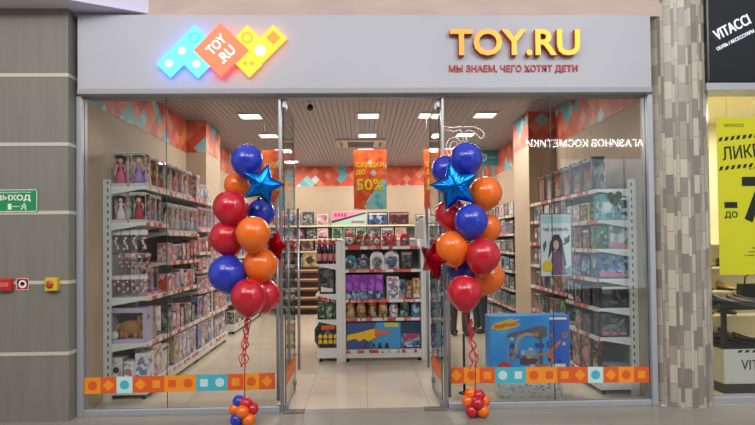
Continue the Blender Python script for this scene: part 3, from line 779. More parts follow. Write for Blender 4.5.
def blister(w, h, cardm, toym, shell):
    """card with a rounded top, a clear dome and a round toy inside"""
    key = (round(w, 3), round(h, 3), cardm.name, toym.name)
    top = [(w/2*math.cos(PI*k/14), h*.6+h*.4*math.sin(PI*k/14)) for k in range(15)]
    def card(): return MB().prism([(-w/2, 0), (w/2, 0)]+top, .0, .008).mesh('backing_card', cardm)
    def toy():
        mb = MB(); M = Matrix.Translation((0, -.02, h*.42)) @ Matrix.Rotation(PI/2, 4, 'X')
        mb.lathe([(w*.2, -.015), (w*.3, -.01), (w*.3, .015), (w*.22, .02)], 16, 0, M); mb.lathe([(w*.12, .0), (w*.12, .026)], 10, 1, M)
        mb.box(-w*.25, w*.25, -.035, -.004, h*.03, h*.12, 1)
        return mb.mesh('toy', [toym, mat('toy_hub', srgb(120, 116, 112), .4)])
    def dome(): return MB().lathe([(w*.36, 0), (w*.36, .03), (w*.3, .045), (.01, .05)], 18, 0, Matrix.Translation((0, 0, h*.42)) @ Matrix.Rotation(PI/2, 4, 'X')).mesh('clear_dome', shell)
    return [('backing_card', cached(('blc',)+key, card)), ('toy', cached(('blt',)+key, toy)), ('clear_dome', cached(('bld',)+key, dome))]

def place(kind, label, cat, parts_, loc, rz=0, group=None):
    t = thing(kind, label, cat, loc, rz, group)
    for n, me in parts_: link(n, me, t)
    return t

RL = PI/2      # faces the aisle from the left wall (+x)
RR = -PI/2     # faces the aisle from the right wall (-x)
SIZES = [.1, .115, .13, .145, .16, .18, .2, .22, .24, .26, .3, .34, .38]
def snap(v): return min(SIZES, key=lambda s: abs(s-v))

def row(kind, cat, make, where, along, front, z, rz, wmin, wmax, hmin, hmax, depth, desc, gap=.012, seed=0, start=0):
    """boxes side by side along the y axis, their fronts at x = front; make(w, d, h, k) gives the parts"""
    rr = random.Random(seed*77+int(z*100)); y, y1 = along; k = start; s = 1 if rz == RL else -1
    while True:
        w = snap(rr.uniform(wmin, wmax)); h = snap(rr.uniform(hmin, hmax)) if hmax > .4 or hmin != hmax else hmax
        if y+w > y1 or k >= len(ORD): break
        place(kind, '%s %s from the window %s' % (ORD[k], desc, where), cat, make(w, depth, h, k, rr),
              (front-s*(depth/2+.015), y+w/2, z+.0005), rz, '%s %s' % (desc+'s' if not desc.endswith('s') else desc, where))
        y += w+gap; k += 1
    return k

# ---- left wall run
BK = mat('box_pale_frame', srgb(190, 184, 182), .45); BPK = mat('box_pink_frame', srgb(206, 150, 166), .45); BDK = mat('box_dark_frame', srgb(62, 56, 60), .45)
BLI = mat('box_lilac_frame', srgb(176, 168, 196), .45); BWH = mat('box_white_frame', srgb(216, 212, 212), .45)
LX = -2.645; Y0 = .47
L1 = [.16, .57, 1.04, 1.81, 2.18]; L2 = [.16, .57, 1.04, 1.38, 1.72, 2.18]; L3 = [.16, .57, .94, 1.22, 1.47, 1.79, 2.18]
sh = shelving('side_shelving', 'long white shelving of dolls along the left wall of the shop', (LX, Y0, 0), RL,
              [(0, .63, .43, L1), (.63, 1.78, .43, L2), (1.78, 2.6, .43, L3)], 2.25)
# peg bars across the first bay
for z in (1.74, 1.49, 1.27):
    mb = MB()
    for yy in (.06,): mb.tube([(yy, -.03, z), (yy, -.41, z)], .006, 8)
    part('peg_bar', mb, STEEL, sh)
FX = -2.215
dollw = lambda fr: (lambda w, d, h, k, rr: doll_box(w, d, h, rr.randrange(4), fr))
boxes = lambda pms, frs: (lambda w, d, h, k, rr: print_box(w, d, h, rr.choice(pms), rr.choice(frs), rr.randrange(3)))
for i, (x, hh) in enumerate(((-2.5, .36), (-2.315, .37))):
    place('doll_box', 'tall boxed doll facing the window on the top left shelf, %s' % ('nearer the wall' if i == 0 else 'nearer the aisle'), 'toy box',
          doll_box(.17, .1, .36, i, BK), (x, .54, 2.181), 0, 'boxed dolls facing the window')
    place('doll_box', 'boxed doll facing the window one shelf below the top, %s' % ('nearer the wall' if i == 0 else 'nearer the aisle'), 'toy box',
          doll_box(.17, .1, .31, i+2, BK), (x, .54, 1.811), 0, 'boxed dolls facing the window')
row('doll_box', 'toy box', dollw(BK), 'on the top shelf of the left wall', (.62, 2.2), FX, 2.18, RL, .17, .19, .34, .34, .11, 'tall boxed doll', .025, 1)
row('toy_box', 'toy box', boxes([P_BLUE, P_LILAC, P_PINK], [BK, BWH]), 'at the far end of the top left shelf', (2.22, 3.05), FX, 2.18, RL, .13, .2, .2, .34, .11, 'pastel toy box', .02, 2)
row('doll_box', 'toy box', dollw(BK), 'on the shelf below the top, left wall near bay', (.62, 1.08), FX, 1.81, RL, .14, .16, .3, .3, .1, 'boxed doll', .02, 3)
row('doll_box', 'toy box', dollw(BK), 'below the top shelf, second left bay', (1.12, 2.24), FX, 1.72, RL, .16, .18, .34, .34, .1, 'boxed doll', .02, 4)
row('doll_box', 'toy box', dollw(BPK), 'below the top shelf, third left bay', (2.27, 3.04), FX, 1.79, RL, .16, .18, .3, .3, .1, 'pink boxed doll', .02, 5)
for r_i, (z, hh, n, nm) in enumerate(((1.74, .23, 4, 'upper'), (1.49, .18, 5, 'middle'), (1.27, .19, 4, 'lower'))):
    for k in range(n):
        wv = .085 if n == 4 else .062
        x0 = -2.545 if n == 4 else -2.50
        place('bagged_toy', '%s bagged accessory from the wall on the %s peg bar by the window' % (ORD[k], nm), 'toy', bag(wv, hh, r_i),
              (x0+k*(wv+.008), Y0+.06, z-hh+.008), 0, 'bagged accessories on the %s peg bar' % nm)
row('doll_box', 'toy box', dollw(BPK), 'on the middle left shelf behind the hanging bags', (.66, 1.07), FX-.05, 1.04, RL, .12, .14, .3, .34, .1, 'pink boxed doll', .03, 6)
row('toy_box', 'toy box', boxes([P_PINK, P_LILAC, P_RED], [BPK, BK]), 'on the middle shelf, second left bay', (1.12, 2.24), FX, 1.04, RL, .1, .16, .18, .24, .12, 'pink toy pack', .02, 7)
row('toy_box', 'toy box', boxes([P_PINK, P_RED, P_GREY], [BPK, BDK]), 'on shelf four, second left bay', (1.12, 2.24), FX, 1.38, RL, .12, .18, .2, .26, .12, 'pink and grey toy pack', .02, 8)
# low shelf: plush horse box facing the window, then small packs
t = thing('horse_box', 'lilac window box holding a brown toy horse facing the shop window', 'toy box', (-2.43, .62, .5705), 0)
mb = MB(); wv, dv, hv = .37, .2, .36
mb.box(-wv/2, wv/2, dv/2-.008, dv/2, 0, hv, 1); mb.box(-wv/2, -wv/2+.03, -dv/2, dv/2-.008, 0, hv); mb.box(wv/2-.03, wv/2, -dv/2, dv/2-.008, 0, hv)
mb.box(-wv/2+.03, wv/2-.03, -dv/2, dv/2-.008, 0, .04); mb.box(-wv/2+.03, wv/2-.03, -dv/2, dv/2-.008, hv-.05, hv)
part('carton', mb, [BLI, mat('box_inside', srgb(170, 150, 140), .6)], t)
part('film_window', MB().box(-wv/2+.03, wv/2-.03, -dv/2+.003, -dv/2+.005, .04, hv-.05), FILM, t)
HB = mat('plush_brown', srgb(176, 126, 76), .8); HM = mat('plush_mane', srgb(196, 150, 96), .8)
mb = MB().ball((-.01, .02, .13), .075, 0, 14, 10, (1.45, .8, .95)); mb.ball((.085, .0, .2), .05, 0, 12, 8, (.8, .8, 1.3)); mb.ball((.12, -.03, .235), .038, 0, 12, 8, (1.4, .8, .85))
for lx in (-.08, -.04, .04, .09): mb.tube([(lx, -.01, .1), (lx+.005, -.03, .07), (lx+.01, -.035, .045)], [.026, .022, .02], 8, 0)
for ex in (.085, .1): mb.ball((ex, -.005, .28), .014, 0, 8, 6, (.7, .6, 1.6))
mb.tube([(-.11, .02, .17), (-.135, .0, .12), (-.125, -.01, .07)], [.016, .02, .012], 8, 1); mb.ball((.06, .02, .24), .035, 1, 10, 8, (.7, .8, 1.6))
mb.v = [(x*1.2-.0, y*1.0, (z-.05)*1.18+.045) for x, y, z in mb.v]
part('toy_horse', mb, [HB, HM], t)
part('round_badge', MB().prism(circle(-.13, .085, .04), -dv/2-.002, -dv/2+.0), BWH, t)
row('toy_box', 'toy box', boxes([P_PINK, P_WHITE], [BPK, BWH]), 'beside the horse box on the low left shelf', (.75, 1.07), FX, .57, RL, .14, .16, .3, .34, .16, 'pink carton', .02, 9)
row('toy_box', 'toy box', boxes([P_GREEN, P_PINK, P_LILAC, P_GREY], [BK, BDK, BPK]), 'on the low shelf, second left bay', (1.12, 2.24), FX, .57, RL, .1, .16, .2, .3, .12, 'small mixed toy pack', .025, 10)
for k, (x, wv, hv) in enumerate(((-2.545, .12, .26), (-2.415, .11, .22))):
    place('white_carton', 'narrow white carton on the base shelf facing the window, %s' % ('nearest the wall' if k == 0 else 'second from the wall'), 'toy box', print_box(wv, .16, hv, P_WHITE, BWH, 2), (x, .6, .1605), 0)
place('white_carton', 'wide white and blue carton on the left base shelf corner facing the window', 'toy box', print_box(.13, .16, .3, print_mat('print_white_blue', [srgb(214, 212, 212), srgb(206, 206, 208), srgb(120, 130, 170), srgb(218, 216, 214)], 20), BWH, 1), (-2.29, .6, .1605), 0)
row('toy_box', 'toy box', boxes([P_WHITE, P_PINK], [BWH]), 'on the base shelf, nearest left bay', (.7, 1.3), FX, .16, RL, .2, .24, .3, .34, .2, 'white printed carton', .02, 11)
row('toy_box', 'toy box', boxes([P_LILAC, P_GOLD, P_LILAC], [BLI, BK]), 'on the base shelf, second left bay', (1.34, 2.24), FX, .16, RL, .12, .14, .34, .34, .12, 'purple book shaped box', .014, 12)
row('toy_box', 'toy box', boxes([P_GOLD, P_LILAC, P_BLUE], [BK, BLI]), 'on the base shelf, third left bay', (2.27, 3.04), FX, .16, RL, .12, .15, .34, .34, .12, 'golden book shaped box', .014, 13)
pm3 = [P_PINK, P_LILAC, P_GREY, P_RED]
for z, nm, hm in ((.57, 'second', .3), (.94, 'third', .2), (1.22, 'fourth', .18), (1.47, 'fifth', .22)):
    row('toy_box', 'toy box', boxes(pm3 if z != .57 else [P_BLUE, P_LILAC, P_PINK], [BK, BPK, BDK]), 'on the %s shelf up, third left bay' % nm, (2.27, 3.04), FX, z, RL, .13, .2, hm-.02, hm, .12, 'toy pack', .02, 14)
# shallow racks in front of the pier and the second run beyond it
shelving('shallow_shelving', 'shallow white shelving in front of the left pier', (-2.345, 3.1, 0), RL, [(.01, .72, .13, [.16, .57, .94, 1.4, 1.8, 2.18])], 2.25)
for i, z in enumerate((.16, .57, .94, 1.4, 1.8)):
    row('toy_box', 'toy box', boxes([P_GOLD, P_PINK, P_LILAC], [BK, BPK]), 'on shelf %s up at the left pier' % ('one', 'two', 'three', 'four', 'five')[i], (3.15, 3.8), -2.225, z, RL, .16, .2, .24, .3, .08, 'slim toy box', .02, 15+i)
shelving('side_shelving', 'white shelving along the left wall beyond the pier', (LX, 4.45, 0), RL, [(0, 1.2, .4, [.16, .55, .95, 1.35, 1.75, 2.1]), (1.2, 2.4, .4, [.16, .55, .95, 1.35, 1.75, 2.1])], 2.2)
for i, z in enumerate((.16, .55, .95, 1.35, 1.75, 2.1)):
    row('toy_box', 'toy box', boxes([P_RED, P_GOLD, P_GREY, P_PINK, P_BLUE] if i else [P_GREY, P_WHITE], [BK, BDK, BPK]), 'on shelf %s up beyond the left pier' % ('one', 'two', 'three', 'four', 'five', 'six')[i], (4.5, 6.8), -2.245, z, RL, .2, .26, .24, .3, .16, 'toy box', .03, 25+i)

# ---- right wall run
RX0 = 2.795; YR = .33
R1 = [.16, .58, .88, 1.18, 1.485, 1.78, 2.10]; R2 = [.16, .62, .95, 1.25, 1.55, 1.85, 2.10]
shelving('side_shelving', 'long white shelving of boxed toys along the right wall of the shop', (RX0, 2.58, 0), RR,
         [(0, 1.34, .39, R2), (1.34, 2.25, .39, R1)], 2.2)
GX = 2.40
TB = mat('box_teal_frame', srgb(86, 150, 160), .45); BB = mat('box_blue_frame', srgb(66, 92, 140), .45); BG = mat('box_grey_frame', srgb(130, 134, 138), .45); BBK = mat('box_black_frame', srgb(30, 30, 34), .4)
def figure_box(w, d, h, v):
    def mk():
        mb = MB(); e = .01
        mb.box(-w/2, w/2, d/2-e, d/2, 0, h, 1)
        for sx in (-1, 1): mb.box(sx*w/2-.008, sx*w/2+.008, -d/2, -d/2+.012, 0, h)
        mb.box(-w/2, w/2, -d/2, d/2-e, 0, h*.06); mb.box(-w/2, w/2, -d/2, d/2-e, h*.92, h)
        mb.box(-w/2, -w/2+w*.22, -d/2, d/2, h, h*1.05); mb.box(w/2-w*.22, w/2, -d/2, d/2, h, h*1.05)
        return mb.mesh('carton', [BBK, print_mat('print_mist', [srgb(176, 176, 190), srgb(150, 150, 164), srgb(196, 196, 204), srgb(120, 116, 128)], 16)])
    def fig():
        mb = MB(); z0 = h*.08; s = h*.8
        for sx in (-1, 1):
            mb.tube([(sx*.02, 0, z0), (sx*.022, 0, z0+s*.22), (sx*.014, 0, z0+s*.46)], [.014, .016, .02], 8, 0)
            mb.tube([(sx*.03, 0, z0+s*.76), (sx*.052, -.004, z0+s*.58), (sx*.046, -.016, z0+s*.42)], [.014, .012, .01], 8, 1)
        mb.lathe([(.03, s*.44), (.03, s*.52), (.042, s*.72), (.03, s*.8), (.012, s*.83)], 12, 1, Matrix.Translation((0, 0, z0)) @ Matrix.Diagonal((1, .6, 1, 1)))
        mb.ball((0, 0, z0+s*.9), .026, 2, 10, 8, (.9, .9, 1.15)); mb.ball((0, .006, z0+s*.93), .027, 0, 10, 7, (1, 1, .9))
        return mb.mesh('figure', [(BDK, BG, P_BROWN)[v % 3], (BG, P_GREY, BB)[v % 3], SKIN])
    return [('carton', cached(('fbc', w, d, h), mk)), ('figure', cached(('fbf', w, h, v % 3), fig)), ('film_window', cached(('fbw', w, d, h), lambda: MB().box(-w/2+.011, w/2-.011, -d/2+.003, -d/2+.005, h*.08, h*.9).mesh('film_window', FILM)))]
row('figure_box', 'toy box', lambda w, d, h, k, rr: figure_box(w, d, h, k), 'on the top shelf of the right wall', (.48, 2.5), GX, 2.10, RR, .24, .26, .34, .34, .14, 'black framed figure box', .05, 41)
# end of each shelf, facing the window
place('toy_box', 'teal carton facing the window on the right shelf below the top, nearer the aisle', 'toy box', print_box(.16, .16, .27, P_TEAL, TB, 2), (2.52, .44, 1.7805), 0)
place('toy_box', 'grey blue carton facing the window on the right shelf below the top, nearer the wall', 'toy box', print_box(.18, .16, .26, P_BLUE, BG, 0), (2.695, .44, 1.7805), 0)
place('toy_box', 'green carton facing the window on the fourth right shelf up, nearer the aisle', 'toy box', print_box(.1, .16, .24, P_GREEN, mat('box_green_frame', srgb(60, 130, 90), .45), 1), (2.46, .44, 1.4855), 0)
place('toy_box', 'pale grey vehicle carton facing the window on the fourth right shelf up', 'toy box', print_box(.24, .16, .25, print_mat('print_silver', [srgb(140, 150, 156), srgb(170, 178, 180), srgb(110, 120, 128), srgb(190, 194, 194), srgb(90, 96, 100)], 14), BG, 1), (2.645, .44, 1.4855), 0)
place('toy_box', 'blue playset carton facing the window on the third right shelf up', 'toy box', print_box(.36, .18, .25, P_BLUE, BB, 1), (2.59, .45, 1.1805), 0)
place('toy_box', 'black playset carton facing the window on the second right shelf up', 'toy box', print_box(.36, .18, .24, P_DARK, BBK, 0), (2.6, .45, .8805), 0)
# dinosaur style dark window box
t = place('toy_box', 'dark window carton with a crouching toy beast on the low right shelf facing the window', 'toy box', print_box(.3, .16, .25, P_DARK, BBK, 1), (2.57, .45, .5805), 0)
mb = MB().ball((-.02, -.09, .1), .045, 0, 12, 8, (1.7, .35, .8)); mb.tube([(.04, -.09, .11), (.08, -.09, .16), (.1, -.09, .17)], [.026, .02, .014], 8); mb.tube([(-.08, -.09, .1), (-.13, -.09, .07), (-.14, -.09, .04)], [.024, .014, .006], 8)
for lx in (-.05, .03): mb.tube([(lx, -.095, .09), (lx+.015, -.095, .05), (lx-.005, -.095, .02)], [.02, .013, .012], 8)
part('toy_beast', mb, mat('beast_grey', srgb(104, 108, 108), .5), t)
place('toy_box', 'low grey carton facing the window on the right base shelf', 'toy box', print_box(.24, .2, .13, P_GREY, BG, 0), (2.64, .46, .1605), 0)
place('toy_box', 'lime topped display carton on the right shelf below the top, behind the teal carton', 'toy box', print_box(.2, .16, .2, P_BROWN, mat('box_lime', srgb(186, 200, 50), .45), 0), (2.5, .7, 1.7805), RR)
spec = [(.16, [P_BROWN, P_BROWN, P_RED], [BDK, mat('box_brown_frame', srgb(116, 66, 52), .45)], .2, .26, .34, .38, 'brown carton'),
        (.58, [P_GREEN, P_DARK], [BBK, BDK], .18, .24, .2, .24, 'dark green toy pack'),
        (.88, [P_DARK, P_DARK, P_GREY], [BBK, BDK], .16, .22, .2, .24, 'black toy pack'),
        (1.18, [P_GREY, P_BLUE], [BG, BB], .18, .24, .2, .24, 'grey and blue carton'),
        (1.485, [P_BROWN, P_GREY], [BG, BK, BDK], .16, .2, .2, .24, 'brown toy pack'),
        (1.78, [P_GREY, P_TEAL, P_WHITE], [BG, BK], .16, .2, .2, .24, 'pale mixed toy pack')]
for i, (z, pms, frs, w0, w1, h0, h1, ds) in enumerate(spec):
    row('toy_box', 'toy box', boxes(pms, frs), 'on shelf %s of the near right bay' % ('one', 'two', 'three', 'four', 'five', 'six')[i], (.58 if z != 1.78 else .83, 1.22), GX, z, RR, w0, w1, h0, h1, .16, ds, .02, 50+i)
for i, z in enumerate(R2[:-1]):
    row('toy_box', 'toy box', boxes([P_GREY, P_WHITE, P_BLUE, P_BROWN] if i > 2 else [P_GREEN, P_GREY, P_DARK, P_BROWN], [BG, BDK, BK]), 'on shelf %s up, second right bay' % ('one', 'two', 'three', 'four', 'five', 'six')[i], (1.28, 2.55), GX, z, RR, .14, .2, .19, .24, .14, 'mixed toy pack', .025, 60+i)
shelving('side_shelving', 'white shelving along the right wall beyond the pier', (RX0, 7.4, 0), RR, [(0, 2, .39, [.16, .5, .8, 1.1, 1.4, 1.7, 2.0]), (2, 3.95, .39, [.16, .5, .8, 1.1, 1.4, 1.7, 2.0])], 2.1)
for i, z in enumerate((.16, .5, .8, 1.1, 1.4, 1.7, 2.0)):
    row('toy_box', 'toy box', boxes([P_GREY, P_BLUE, P_WHITE, P_GREEN], [BG, BK, BDK]), 'on shelf %s up beyond the right pier' % ('one', 'two', 'three', 'four', 'five', 'six', 'seven')[i], (3.5, 5.6), GX, z, RR, .24, .26, .2, .24, .16, 'toy box', .03, 70+i)
t = thing('toy_house_roof', 'red and white roofed toy house box on the far right top shelf', 'toy box', (2.6, 5.95, 2.0005), RR)
mb = MB().box(-.28, .28, -.12, .12, 0, .22); mb.prism([(-.33, .22), (.33, .22), (.2, .36), (-.2, .36)], -.15, .15, 1); part('house_body', mb, [BWH, RED], t)
mb = MB()
for k in (-.15, 0, .15): mb.box(k-.04, k+.04, -.124, -.12, .06, .15)
part('window', mb, BB, t)

# ---- middle display facing the door
CX, CYF = .265, 2.06
EW = 1.06
sh = shelving('end_display', 'white end display of toys facing the entrance, price rails in red', (CX-EW/2, CYF+.46, 0), 0, [(0, EW, .44, [.16, .575, .82, 1.22, 1.525])], 1.62, slots=False)
mb = MB().box(-.02, .03, -.46, .0, 0, 1.62); part('side_panel', mb, WHITE, sh, .012)
mb = MB().box(EW-.03, EW+.02, -.46, .0, 0, 1.62); part('side_panel', mb, WHITE, sh, .012)
FY = CYF+.04
def front(kind, cat, label, parts_, x, z, group=None, d=.1, y=0): return place(kind, label, cat, parts_, (x, FY+d/2+y, z+.0005), 0, group)
xs = [-.175, -.05, .065, .185, .36, .565]
ws = [.17, .11, .11, .12, .19, .13]
for k in range(6):
    front('car_blister', 'toy', '%s red carded toy from the left on the entrance display top' % ORD[k], blister(ws[k], .19 if k in (0, 4) else .17, P_RED if k < 5 else RED, (BK, P_GOLD, BG, BWH, RED, P_BLUE)[k], FILM), xs[k]+.0, 1.525, 'red carded toys on the entrance display', .1)
xs = [-.17, .0, .19, .385, .585]
for k in range(5):
    sm = (P_TEAL, P_GREY, BWH, P_WHITE, P_DARK)[k]; tm = (P_BLUE, BG, P_GREY, BB, P_BROWN)[k]
    front('round_blister' if k < 4 else 'toy_box', 'toy', '%s in the row below the red toys, entrance display, %s' % (ORD[k], ('dark round pack', 'grey round pack', 'white round pack', 'white and blue round pack', 'dark upright box')[k]),
          blister((.16, .16, .19, .2)[k], (.19, .2, .24, .25)[k], sm, tm, FILM) if k < 4 else print_box(.16, .1, .24, P_DARK, BBK, 0), xs[k], 1.22, None, .12)
PU = mat('box_purple', srgb(140, 66, 168), .4); PUP = print_mat('print_purple', [srgb(150, 70, 176), srgb(120, 50, 150), srgb(170, 96, 190), srgb(130, 60, 160)], 16)
for k in range(5):
    def pbx():
        ps = print_box(.1, .1, .33, PUP, PU, 0)
        return [ps[0], ps[1], ('title_band', cached('purple_foot', lambda: MB().box(-.048, .048, -.0535, -.0515, .01, .12).mesh('title_band', P_BLUE)))]
    front('purple_box', 'toy box', '%s tall purple box from the left on the entrance display' % ORD[k], pbx(), -.2+k*.104, .82, 'purple toy boxes', .1)
front('pouch_pack', 'toy', 'white and grey pack right of the purple boxes on the entrance display', print_box(.16, .1, .3, print_mat('print_white_grey', [srgb(206, 204, 208), srgb(150, 150, 160), srgb(120, 110, 140), srgb(216, 214, 216)], 26), BWH, 0), .395, .82, None, .1)
for k, (x, pm, fr, hh, nm) in enumerate(((.515, P_BLUE, BG, .26, 'grey blue pack'), (.61, P_BROWN, BDK, .25, 'brown pack'), (.715, P_GOLD, mat('box_orange_frame', srgb(176, 96, 50), .45), .28, 'orange pack'))):
    front('toy_pack', 'toy', '%s standing on the middle shelf of the entrance display' % nm, print_box(.09 if k < 2 else .11, .09, hh, pm, fr, 1), x, .82, None, .1)
LIDC = [mat('lid_orange', srgb(200, 110, 60), .4), mat('lid_sand', srgb(190, 140, 96), .4), mat('lid_orange', (0, 0, 0, 1)), mat('lid_rust', srgb(176, 84, 50), .4), mat('lid_purple', srgb(110, 70, 130), .4), mat('lid_green', srgb(90, 150, 70), .4), mat('lid_blue', srgb(60, 80, 140), .4)]
for k in range(7):
    front('egg_tub', 'toy', '%s egg tub from the left on the entrance display, %s lid' % (ORD[k], ('orange', 'sand', 'orange', 'rust', 'purple', 'green', 'blue')[k]), tub(.128, .215, [P_GOLD, P_GOLD, P_BROWN, P_GOLD, P_LILAC, P_GREEN, P_BLUE][k], LIDC[k]), -.175+k*.145, .575, 'egg tubs', .13)
# wide toy blaster box on the base shelf
t = thing('blaster_box', 'wide blue toy blaster box with a yellow gun on the base of the entrance display', 'toy box', (.105, FY+.1, .1605), 0)
NB = mat('blaster_blue', srgb(66, 150, 206), .4)
part('carton', MB().box(-.335, .39, -.08, .08, 0, .36), mat('blaster_navy', srgb(66, 84, 140), .4), t, .004)
part('light_panel', MB().prism([(-.02, .01), (.385, .01), (.385, .355), (.06, .355)], -.082, -.08), NB, t)
YG = mat('blaster_yellow', srgb(236, 190, 40), .4)
mb = MB().prism([(-.33, .11), (-.22, .14), (-.16, .1), (-.1, .14), (-.04, .1), (.04, .15), (.06, .15), (.06, .27), (-.02, .26), (-.12, .23), (-.33, .19)], -.088, -.08); part('toy_gun', mb, YG, t)
mb = MB().prism([(.04, .17), (.1, .18), (.2, .2), (.26, .19), (.26, .22), (.18, .25), (.1, .24), (.04, .24)], -.091, -.082)
mb.prism([(.05, .3), (.075, .3), (.075, .12), (.05, .12)], -.092, -.082); part('orange_muzzle', mb, mat('muzzle_orange', srgb(214, 104, 66), .4), t)
mb = MB()
for k in range(4): mb.prism([(-.1+k*.09, .015), (-.04+k*.09, .015), (-.05+k*.09, .075), (-.085+k*.09, .085)], -.086, -.08)
part('figures_print', mb, P_DARK, t)
part('title_band', MB().box(.17, .36, -.085, -.08, .29, .345), mat('title_lime', srgb(196, 196, 60), .4), t)
t = thing('blaster_box', 'navy toy blaster box with a pink gun at the right of the display base', 'toy box', (.632, FY+.1, .1605), 0)
part('carton', MB().box(-.135, .125, -.08, .08, 0, .36), mat('blaster_deep', srgb(42, 62, 92), .4), t, .004)
part('lower_print', MB().box(-.13, .12, -.082, -.08, .02, .2), P_BLUE, t)
part('toy_gun', MB().prism([(-.09, .1), (-.04, .1), (-.02, .13), (.09, .14), (.09, .19), (-.04, .2), (-.09, .17)], -.087, -.082), mat('gun_pink', srgb(176, 60, 90), .4), t)
# side racks of the middle display
shelving('side_display', 'white side rack on the left of the entrance display', (CX-EW/2-.02, 3.3, 0), -PI/2, [(0, 1.2, .34, [.18, .56, .9, 1.30])], 1.6, slots=False)
SX = CX-EW/2-.02
BR = mat('bottle_dark', srgb(50, 26, 36), .3); BRR = mat('bottle_red', srgb(150, 36, 52), .35); CAP = mat('bottle_cap', srgb(214, 84, 52), .4)
for j in range(2):
    for k in range(4):
        place('bubble_bottle', '%s red necked dark bottle from the left, %s row of the side rack' % (ORD[k], ('front', 'back')[j]), 'bottle', bottle(.072, .33, BR, BRR, CAP), (SX-.3+k*.075, 2.17+j*.09, 1.3005), 0, 'dark bottles with red necks')
place('toy_box', 'black printed box standing on the side rack below the bottles', 'toy box', print_box(.2, .16, .34, P_DARK, BBK, 1), (SX-.2, 2.22, .9005), 0)
place('toy_box', 'narrow dark grey box beside the black box on the side rack', 'toy box', print_box(.07, .16, .33, P_GREY, BDK, 0), (SX-.055, 2.22, .9005), 0)
for k in range(3):
    place('green_tin', '%s dark green box from the left on the side rack' % ORD[k], 'toy box', print_box(.095, .14, .24-.02*(k % 2), P_GREEN, mat('box_dark_green', srgb(38, 58, 50), .45), 0), (SX-.28+k*.105, 2.21, .5605), 0, 'dark green boxes')
t = thing('octagon_box', 'dark eight-sided box of yellow toy vehicles on the side rack base', 'toy box', (SX-.2, 2.21, .1805), 0)
wv, hv = .34, .35
oct_ = [(-wv*.3, 0), (wv*.5, 0), (wv*.5, hv*.9), (wv*.4, hv), (-wv*.3, hv), (-wv*.5, hv*.72), (-wv*.5, hv*.25)]
part('carton', MB().prism(oct_, -.07, .07), BDK, t); part('printed_panel', MB().prism([(x*.9, z*.9+hv*.05) for x, z in oct_], -.073, -.07), P_DARK, t)
for j in range(2):
    for k in range(4):
        mb = MB().box(-.12+k*.068, -.07+k*.068, -.08, -.073, .06+j*.07, .1+j*.07); mb.ball((-.095+k*.068, -.078, .1+j*.07), .018, 0, 8, 6)
        part('toy_vehicle', mb, YG, t)
part('title_band', MB().prism([(-.08, .24), (.1, .25), (.1, .31), (-.08, .3)], -.078, -.072), mat('title_orange', srgb(206, 96, 50), .4), t)
SX2 = CX+EW/2+.02
shelving('side_display', 'white side rack on the right of the entrance display', (SX2, 2.1, 0), PI/2, [(0, 1.2, .34, [.18, .56, .9, 1.30])], 1.9)
for i, (z, pm, fr, hh, nm) in enumerate(((.18, P_BLUE, mat('box_sky', srgb(70, 140, 196), .4), .34, 'bright blue'), (.56, P_BLUE, mat('box_sky', (0, 0, 0, 1)), .3, 'sky blue'), (.9, P_GREY, BG, .34, 'grey'), (1.3, P_BLUE, BB, .3, 'navy'))):
    place('toy_box', '%s carton on the right side rack, shelf %s up' % (nm, ('one', 'two', 'three', 'four')[i]), 'toy box', print_box(.26, .16, hh, pm, fr, 0), (SX2+.16, 2.22, z+.0005), 0)

# ---- back wall
shelving('back_shelving', 'white shelving along the back wall of the toy shop', (-2.2, 8.09, 0), 0, [(0, 1.4, .44, [.16, .6, 1.0, 1.4, 1.68, 2.0]), (1.4, 2.8, .44, [.16, .6, 1.0, 1.4, 1.68, 2.0]), (2.8, 4.4, .44, [.16, .6, 1.0, 1.4, 1.68, 2.0])], 2.05, rail=CREAM)
BY = 7.74
def back(label, w, h, x, z, pm, fr, st=0, d=.14): return place('toy_box', label, 'toy box', print_box(w, d, h, pm, fr, st), (x, BY, z+.0005), 0)
back('black and white game box, left end of the back wall top shelf', .26, .32, -1.28, 2.0, P_GREY, BBK)
back('grey game box left of the black one on the back wall top shelf', .34, .28, -1.62, 2.0, P_GREY, BG)
back('reddish game box at the far left of the back wall top shelf', .3, .26, -1.98, 2.0, P_RED, BK)
back('pale pink game box on the back wall top shelf', .25, .26, -.94, 2.0, print_mat('print_palepink', [srgb(214, 160, 164), srgb(220, 206, 204), srgb(196, 120, 130), srgb(120, 116, 120)], 14), BWH)
back('pale pink and blue game box below the other pale pink one', .25, .25, -.94, 1.68, print_mat('print_palepink', [(0, 0, 0, 1), (0, 0, 0, 1)]), BWH, 1)
t = thing('game_box', 'wide pink and mint game box with a black diagonal stripe, back wall', 'toy box', (-.32, BY, 2.0005), 0)
part('carton', MB().box(-.41, .41, -.08, .08, 0, .32), mat('game_mint', srgb(160, 204, 186), .5), t, .004)
part('pink_half', MB().prism([(-.405, .06), (.4, .29), (.4, .315), (-.405, .315)], -.082, -.08), mat('game_pink', srgb(226, 140, 172), .5), t)
part('black_stripe', MB().prism([(-.405, .05), (.4, .27), (.4, .305), (-.405, .10)], -.084, -.08), mat('game_dark', srgb(52, 44, 50), .5), t)
mb = MB()
for k in range(4): mb.box(-.34+k*.075, -.285+k*.075, -.085, -.082, .2, .28)
for k in range(6): mb.box(.06+k*.052, .1+k*.052, -.085, -.08, .05, .1)
part('lettering', mb, mat('game_magenta', srgb(186, 70, 120), .5), t)
